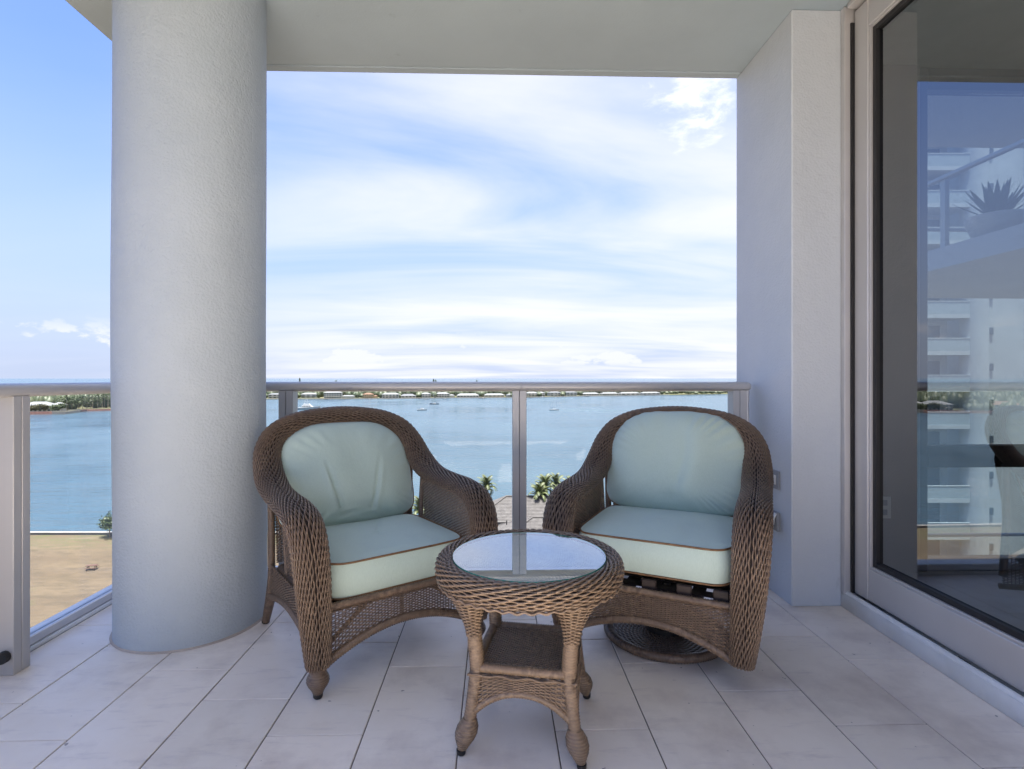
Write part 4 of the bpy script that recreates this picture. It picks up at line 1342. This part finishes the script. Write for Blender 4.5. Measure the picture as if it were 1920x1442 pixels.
def seat_cushion(parent, seed, zb, w=.60, d=.56, h=.128):
    r_ = np.random.default_rng(seed); ph = r_.random(8) * 6.28
    n = 96
    a = np.linspace(0, 2 * np.pi, n, endpoint=False)
    sp = lambda q, e: np.sign(q) * np.abs(q) ** e
    ox, oy = w / 2 * sp(np.cos(a), .30), d / 2 * sp(np.sin(a), .30)

    def ring(k, z, grow=0.0):
        nx, ny = np.cos(a), np.sin(a)
        return np.stack([ox * k + nx * grow, oy * k + ny * grow, np.broadcast_to(z, (n,))], -1)
    rings = []
    crown = lambda k: h / 2 + .020 * (1 - k ** 3.5)
    def wr(R_, k):      # soft wrinkles in the top
        x, y = R_[:, 0], R_[:, 1]
        R_[:, 2] += (.0022 * np.sin(26 * x + 9 * y + ph[0]) * np.exp(-((y + .1) / .2) ** 2) + .003 * np.sin(11 * x - 7 * y + ph[1]) + .0034 * np.sin(62 * x + 5 * np.sin(9 * x) + ph[2]) * np.clip((-y - .12) * 6, 0, 1)) * (1 - k ** 6)
        R_[:, 2] -= .006 * np.exp(-((x - .35 * y - .02) / .012) ** 2) * (1 - k ** 4) * (seed == 1)
        return R_
    rings.append(np.repeat(np.array([[0, 0, crown(0)]]), n, 0) + ring(.001, 0) * .01)
    for k in np.linspace(.08, 1, 22): rings.append(wr(ring(k, crown(k)), k))
    for q in np.linspace(0, 1, 12)[1:-1]:
        z = h / 2 - h * q; bul = .012 * math.sin(math.pi * q) + .003 * np.sin(a * 7 + ph[3]) * math.sin(math.pi * q)
        rings.append(ring(1, z, bul))
    for k in np.linspace(1, .1, 6): rings.append(ring(k, -h / 2 - .006 * (1 - k ** 3)))
    V = np.stack(rings)
    V[..., 2] += zb + h / 2
    o = MB().grid(V, closed_v=True).build('seat_cushion', 'fabric', parent, 50)
    m = MB()
    for z in (zb + h, zb):
        lp = ring(1.0, z, .003); lp[:, 2] += .0015 * np.sin(a * 5 + ph[4])
        piping_tube(m, lp)
    m.build('piping', 'piping', o, 180)
    o.location = (0, -.058, 0)
    return o


def back_cushion(parent, style, zb, w=.655, hgt=.49, thick=.085):
    """arched pillow leaning on the back; style 1 smooth with two creases, style 2 puckered with a middle crease"""
    n, nr = 160, 34
    a = np.linspace(0, 2 * np.pi, n, endpoint=False)
    # outline: flat bottom with round corners, domed top
    ox, oz = np.cos(a), np.sin(a)
    up = oz > 0
    ex = np.where(up, .62, .34); sp = lambda q, e: np.sign(q) * np.abs(q) ** e
    X = w / 2 * sp(ox, np.where(up, .60, .42)); Z = np.where(up, hgt * .60 * sp(oz, .80), hgt * .40 * sp(oz, .34))
    wave = np.zeros(n)
    if style == 2:
        top = np.clip(oz, 0, 1)
        wave = .0045 * np.sin(a * 34) * top ** 2 + .003 * np.sin(a * 17 + 1)
    else:
        wave = .003 * np.sin(a * 11 + .5)
    rings_f, rings_b = [], []
    for side, out in ((1, rings_f), (-1, rings_b)):
        for k in np.linspace(1, 0.0, nr):
            x, z = X * k * (1 + wave * k), Z * k * (1 + wave * k)
            t = thick * (1 - k ** 2.6) ** .62 * (1.15 if side > 0 else .7)
            y = np.full(n, -side * t)
            if side > 0:
                sx, sz = x / (w / 2), z / hgt
                if style == 1:
                    for x0, x1, dep in ((-.12, -.045, .016), (.13, .06, .011)):
                        f = np.clip((sz + .38) / .55, 0, 1); cx = x1 + (x0 - x1) * f ** .8
                        fade = np.clip((.22 - sz) / .2, 0, 1) * np.clip((sz + .40) / .06, 0, 1)
                        q = (x - cx) / .008
                        y += dep * fade * (np.exp(-q ** 2) - .55 * np.exp(-((x - cx - .016 * np.sign(x0)) / .014) ** 2))
                    y += .012 * np.exp(-((sx + .45) / .16) ** 2 - ((sz + .22) / .10) ** 2) * (k < .98)
                    y += .005 * np.sin(9 * sx + 4 * sz) * (1 - k ** 4)
                    edge = np.clip((k - .62) / .38, 0, 1)
                    y += .0022 * edge * (1 - edge) * 4 * np.sin(a * 23 + 2 * np.sin(a * 3))
                else:
                    cx = .02 + .035 * np.sin(sz * 5.0 + .6)
                    fade = .35 + .65 * np.clip((-sz + .1) / .4, 0, 1)
                    q = (x - cx) / .026
                    y += (.018 * np.exp(-q ** 2)) * fade * (1 - k ** 8)
                    y -= .010 * np.exp(-((x - cx - .06) / .05) ** 2) * (1 - k ** 5)
                    y += .012 * np.exp(-((x - cx) / .007) ** 2) * np.clip((-sz - .18) / .12, 0, 1) * (1 - k ** 20)
                    edge = np.clip((k - .55) / .45, 0, 1)
                    topw = np.clip(oz * 1.4, 0, 1) + .55 * np.clip(-oz, 0, 1) * (x > 0) + .4 * np.clip(ox, 0, 1)
                    y += 0.010 * edge ** 2.2 * (1 - edge) * 4 * np.sin(a * 30 + 3 * np.sin(a * 5)) * topw
                    y += .006 * np.sin(6 * sx + 3) * (1 - k ** 4)
            out.append(np.stack([x, y, z], -1))
    V = np.stack(rings_b[::-1] + rings_f[1:])
    lean = R(17)
    c, s = math.cos(lean), math.sin(lean)
    def place(P):
        y, z = P[..., 1].copy(), P[..., 2] + hgt * .40
        Q = P.copy()
        Q[..., 1] = y * c + z * s + .195; Q[..., 2] = z * c - y * s + zb
        return Q
    o = MB().grid(place(V), closed_v=True).build('back_cushion', 'fabric', parent, 180)
    lp = np.stack([X * 1.004 * (1 + wave), np.zeros(n), Z * 1.004 * (1 + wave)], -1)
    m = MB(); piping_tube(m, place(lp), .0036); m.build('piping', 'piping', o, 180)
    return o


def lattice(surf, rows, pts, spk, r=.0023, amp=.0026, waves=None, rs=.0022):
    m = MB()
    weave(m, surf, rows, pts, r, amp, waves or spk / 2, sides=4, jitter=.0015)
    spokes(m, surf, spk, 14, rs)
    return m


def wicker_chair(label, loc, rz, swivel):
    t = thing('wicker_armchair', label, 'armchair', loc, rz, 'wicker armchairs')
    zb = .115
    rim, core = rim_meshes(zb, 'woven_band')
    b = link(rim, 'woven_band', 'wicker', t); link(core, 'band_core', 'wicker_core', b)
    # front apron with arched edge
    F_ = lambda v, lo, hi: lo + (hi - lo) * v
    def apron(u, v):
        x = F_(u, -.302, .302); lo = arch_z(x)
        return np.stack([x, -.350 + 0 * v, lo + (.305 - lo) * v], -1)
    dense = swivel
    ap = lattice(apron, 27 if dense else 21, 170, 46 if dense else 48, r=.0030 if dense else .0021, waves=23 if dense else 24).build('front_apron', 'wicker', t, 180)
    xs = np.linspace(-.31, .31, 40)
    MB().wrapped(np.stack([xs, np.full(40, -.352), arch_z(xs) - .008], -1), .0155).build('arch_rod', 'wicker', ap, 180)
    MB().wrapped([(-.30, -.350, .306), (.30, -.350, .306)], .013).build('top_rod', 'wicker', ap, 180)
    # side aprons and side panels below the arms
    for s in (-1, 1):
        def sidep(u, v, s=s):
            y = F_(u, -.33, .30); lo = .16 + .05 * np.cos((y + .015) / .315 * np.pi / 2)
            return np.stack([s * .338 + 0 * v, y, lo + (.30 - lo) * v], -1)
        sp_ = lattice(sidep, 18, 140, 46, waves=23).build('side_apron', 'wicker', t, 180)
        ys = np.linspace(-.34, .31, 30)
        MB().wrapped(np.stack([np.full(30, s * .338), ys, .152 + .05 * np.cos((ys + .015) / .315 * np.pi / 2)], -1), .0135).build('arch_rod', 'wicker', sp_, 180)
        def armp(u, v, s=s):
            y = F_(u, -.325, .105); hi = .605 + .03 * np.clip((y + .3) / .3, 0, 1)
            return np.stack([s * (.312 + .012 * np.sin(v * 3.14)), y, .30 + (hi - .30) * v], -1)
        pn = lattice(armp, 50, 110, 34, r=.0030, waves=17, rs=.0026).build('arm_panel', 'wicker', t, 180)
        MB().wrapped([(s * .312, .112, .28), (s * .318, .125, .50), (s * .325, .12, .65)], .012).build('arm_post', 'wicker', pn, 180)
        # rear posts up into the back
        MB().wrapped([(s * .33, .30, .20), (s * .335, .285, .45), (s * .338, .285, .72)], .016).build('rear_post', 'wicker', t, 180)
    # back panel
    def backp(u, v):
        x = F_(u, -.315, .315); hi = .895 - .16 * (np.abs(x) / .315) ** 3.2
        z = .30 + (hi - .30) * v
        return np.stack([x, .275 + .085 * ((z - .30) / .63) ** 1.1 + .02 * np.cos(x * 4.5), z], -1)
    lattice(backp, 62, 150, 48, r=.0034, waves=24, rs=.003).build('back_panel', 'wicker', t, 180)
    # seat deck: rails and webbing
    dk = MB()
    for p, q in (((-.30, -.315, .286), (.30, -.315, .286)), ((-.30, .25, .286), (.30, .25, .286)), ((-.305, -.31, .284), (-.305, .25, .284)), ((.305, -.31, .284), (.305, .25, .284))):
        dk.wrapped([p, q], .015)
    deck = dk.build('seat_frame', 'wicker', t, 180)
    for k in range(7):
        MB().box((-.255 + k * .085, -.03, .298), (.05, .57, .004)).build('webbing_strap', 'strap', deck)
    for k in range(6):
        MB().box((0, -.26 + k * .092, .3025), (.60, .05, .004)).build('webbing_strap', 'strap', deck)
    cz = .318 if not swivel else .368
    if swivel:
        for x in (-.26, -.13, 0, .13, .26):
            MB().box((x, -.322, .326), (.055, .018, .045), bev=.004).build('strap_loop', 'strap', deck)
    seat_cushion(t, 1 if not swivel else 2, cz)
    back_cushion(t, 1 if not swivel else 2, cz + .120)
    if not swivel:
        for s in (-1, 1):
            ft = MB()
            ft.wrapped([(s * .332, -.350, .140), (s * .332, -.350, .088)], .0275, pitch=.0085, amp=.07)
            pr = np.array([(.026, .092), (.031, .084), (.037, .072), (.038, .060), (.034, .048), (.026, .036), (.020, .026), (.017, .016)])
            zf = np.linspace(.092, .016, 40); rf = np.interp(zf[::-1], pr[::-1, 1], pr[::-1, 0])[::-1] * (1 + .05 * np.cos(np.arange(40) * 2 * np.pi / 4))
            ft.lathe(np.stack([rf, zf], -1)[::-1], (s * .332, -.350, 0), 20)
            f = ft.build('leg', 'wicker', t, 180)
            MB().lathe([(.013, 0), (.016, .004), (.017, .018)], (s * .332, -.350, 0), 16).build('foot_tip', 'dark', f, 50)
            rl = MB().wrapped([(s * .325, .285, .27), (s * .33, .33, .12), (s * .335, .385, .012)], [.022, .021, .017], amp=.05).build('leg', 'wicker', t, 180)
            MB().lathe([(.013, 0), (.017, .004), (.018, .016)], (s * .335, .387, 0), 16).build('foot_tip', 'dark', rl, 50)
            # diagonal braces behind the apron
            MB().wrapped([(s * .30, -.325, .155), (s * .13, -.315, .285)], .009).build('brace', 'wicker', ap, 180)
        MB().wrapped([(0, -.325, .205), (0, -.32, .295)], .008).build('brace', 'wicker', ap, 180)
    else:
        # turning base: woven disc with wound edge, dark hub
        bs = MB()
        r0 = .245
        a = np.linspace(0, 2 * np.pi, 90)
        bs.wrapped(np.stack([r0 * np.cos(a), r0 * np.sin(a), np.full(90, .0195)], -1), .0185, pitch=.011)
        base = bs.build('swivel_base', 'wicker', t, 180)
        disc = lambda u, v: np.stack([(.03 + .205 * v) * np.cos(2 * np.pi * u), (.03 + .205 * v) * np.sin(2 * np.pi * u), .028 - .006 * v + 0 * u], -1)
        dm = MB(); weave(dm, disc, 24, 260, .0048, .0022, 26, sides=4)
        dm.build('woven_disc', 'wicker', base, 180)
        MB().lathe([(.24, .012), (.24, .016), (.04, .02)], sides=40).build('disc_core', 'wicker_core', base, 40)
        MB().lathe([(.085, .022), (.085, .05), (.055, .06), (.05, .20), (.11, .22), (.12, .27)], sides=28).build('hub', 'dark', t, 40)
        for q in ((.26, .02), (.02, .26)):
            MB().box((0, -.02, .262), (q[0] * 2, q[1] * 2, .02)).build('swivel_arm', 'dark', t)
    return t


def side_table(loc, rz):
    t = thing('wicker_side_table', 'round wicker side table with glass top and four bulbous feet', 'side table', loc, rz)
    ZT = .551
    rc, hw, hh, zc = .271, .027, .034, .517
    def rim(u, v):
        th = 2 * np.pi * v; sp = lambda q, e: np.sign(q) * np.abs(q) ** e
        rr = rc + hw * sp(np.cos(th), .9); z = zc + hh * sp(np.sin(th), .9)
        return np.stack([rr * np.cos(2 * np.pi * u), rr * np.sin(2 * np.pi * u), z], -1)
    m = MB()
    weave(m, rim, 32, 400, .0038, .0030, 36, lat=.0017, sides=4, flip=1, jitter=.0014, flat=1.0)
    rm = m.build('rim', 'wicker_table', t, 180)
    U = np.linspace(0, 1, 96); V_ = np.arange(16) / 16
    g = skin(lambda u, v: rc_core(u, v, rc, hw, hh, zc), 96, 16, 0, closed_v=True)
    MB().grid(g, closed_v=True).build('rim_core', 'wicker_core', rm, 60)
    # scalloped lower edge
    a = np.linspace(0, 2 * np.pi, 400)
    MB().tube(np.stack([(rc + .022) * np.cos(a), (rc + .022) * np.sin(a), zc - hh - .001 + .003 * np.sin(a * 46)], -1), .0042, 5).build('edge_strand', 'wicker_table', rm, 180)
    # woven field under the glass
    def field(u, v):
        y = -.242 + .484 * v; hx = np.sqrt(np.maximum(.246 ** 2 - y ** 2, 1e-5))
        return np.stack([-hx + 2 * hx * u, y + 0 * u, ZT - .012 + 0 * u], -1)
    m = MB(); weave(m, field, 74, 130, .0030, .0014, 32, sides=4)
    f = m.build('woven_top', 'pale_weave', t, 180)
    MB().lathe([(.247, ZT - .022), (.247, ZT - .0165), (.001, ZT - .0165)], sides=48).build('top_board', 'pale_weave', f, 40)
    gl = MB(); a = np.linspace(0, 2 * np.pi, 97)[:-1]
    gl.poly(np.stack([.2455 * np.cos(a), .2455 * np.sin(a), np.full(96, ZT)], -1))
    go = gl.build('glass_top', 'table_glass', t)
    MB().lathe([(.2466, ZT - .006), (.2474, ZT - .003), (.2466, ZT + .0003)], sides=96, cap=False).build('glass_edge', 'glass_edge', go, 60)
    # legs
    for sx in (-1, 1):
        for sy in (-1, 1):
            q = lambda r, z: (sx * r, sy * r, z)
            up = MB().wrapped([q(.152, .505), q(.150, .40), q(.142, .30), q(.137, .225)], [.020, .0215, .0225, .022], pitch=.0085, amp=.07).build('leg', 'wicker_table', t, 180)
            lo = MB()
            lo.wrapped([q(.139, .235), q(.148, .16), q(.157, .095)], [.022, .020, .0185], pitch=.0085, amp=.07)
            zf = np.linspace(.100, .014, 44)
            rf = np.interp(zf[::-1], [.014, .022, .034, .046, .060, .076, .090, .100], [.0135, .0165, .0225, .029, .0325, .031, .025, .019])[::-1] * (1 + .055 * np.cos(np.arange(44) * 2 * np.pi / 4))
            a = np.arange(20) * 2 * np.pi / 20
            k = .157 + (.100 - zf) * .22
            V = np.stack([np.stack([sx * ki + ri * np.cos(a), sy * ki + ri * np.sin(a), np.full(20, zi)], -1) for ki, ri, zi in zip(k, rf, zf)])
            lo.grid(V[::-1], closed_v=True)
            lo.build('lower_leg', 'wicker_table', up, 180)
            kx = .157 + .096 * .22
            MB().lathe([(.010, 0), (.0135, .004), (.0145, .016)], (sx * kx, sy * kx, 0), 14).build('foot_tip', 'dark', up, 50)
            # woven flare outside the leg, under the rim
            ang = math.atan2(sy, sx)
            def flare(u, v, ang=ang, sx=sx, sy=sy):
                th = ang + (u - .5) * R(215); r = .021 + .046 * v ** 1.7; z = .345 + .130 * v
                cxy = .146 + .008 * v
                return np.stack([sx * cxy + r * np.cos(th), sy * cxy + r * np.sin(th), z + 0 * u], -1)
            fm = MB(); weave(fm, flare, 24, 64, .0033, .0022, 4.5, sides=4); spokes(fm, flare, 9, 16, .0030)
            fm.build('flare', 'wicker_table', up, 180)
    # shelf
    m = MB()
    sh = lambda u, v: np.stack([-.135 + .27 * u, -.135 + .27 * v, .246 + 0 * u], -1)
    weave(m, sh, 40, 110, .0034, .0024, 15, sides=4); spokes(m, sh, 30, 20, .0024)
    s_ = m.build('shelf', 'wicker_table', t, 180)
    for k in range(4):
        c, s = math.cos(k * math.pi / 2), math.sin(k * math.pi / 2)
        rot = lambda P: np.stack([P[..., 0] * c - P[..., 1] * s, P[..., 0] * s + P[..., 1] * c, P[..., 2]], -1)
        rod = np.array([(-.125, -.143, .246), (.125, -.143, .246)])
        MB().wrapped(rot(rod), .0145, pitch=.0085).build('shelf_rod', 'wicker_table', s_, 180)
        def ap(u, v):
            x = -.142 + .284 * u; lo = .192 - .062 * (np.abs(x) / .142) ** 2.2
            return rot(np.stack([x, -.149 - .01 * (1 - v), lo + (.232 - lo) * v], -1))
        m = MB(); weave(m, ap, 13, 90, .0031, .0026, 9, sides=4); spokes(m, ap, 18, 8, .0030)
        a_ = m.build('apron', 'wicker_table', t, 180)
        x = np.linspace(-.142, .142, 30)
        MB().wrapped(rot(np.stack([x, np.full(30, -.157), .184 - .062 * (np.abs(x) / .142) ** 2.2], -1)), .0105, pitch=.0085).build('arch_rod', 'wicker_table', a_, 180)
        x = np.linspace(-.165, .165, 60)
        MB().tube(rot(np.stack([x, np.full(60, -.160) + .002 * np.sin(x * 60), .230 + .0025 * np.sin(x * 80)], -1)), .0032, 5).build('edge_strand', 'wicker_table', a_, 180)
    return t


def rc_core(u, v, rc, hw, hh, zc):
    th = 2 * np.pi * v
    rr = rc + (hw - .003) * np.cos(th); z = zc + (hh - .003) * np.sin(th)
    return np.stack([rr * np.cos(2 * np.pi * u), rr * np.sin(2 * np.pi * u), z], -1)


def furniture():
    a = R(37)                                                  # turned about its front left foot
    fx, fy = -.332, -.350
    X, Y = cw(-.680 - (fx * math.cos(a) - fy * math.sin(a)), 1.925 - (fx * math.sin(a) + fy * math.cos(a)))
    wicker_chair('brown wicker armchair on four feet, smooth green cushions, beside the white column', (X, Y, 0), a - YAW, False)
    X, Y = cw(.668, 2.40)
    wicker_chair('brown wicker swivel armchair on a round base, puckered green back cushion, by the wall', (X, Y, 0), R(-26) - YAW, True)
    X, Y = cw(.055, 1.78)
    side_table((X, Y, 0), R(-10) - YAW)


furniture()
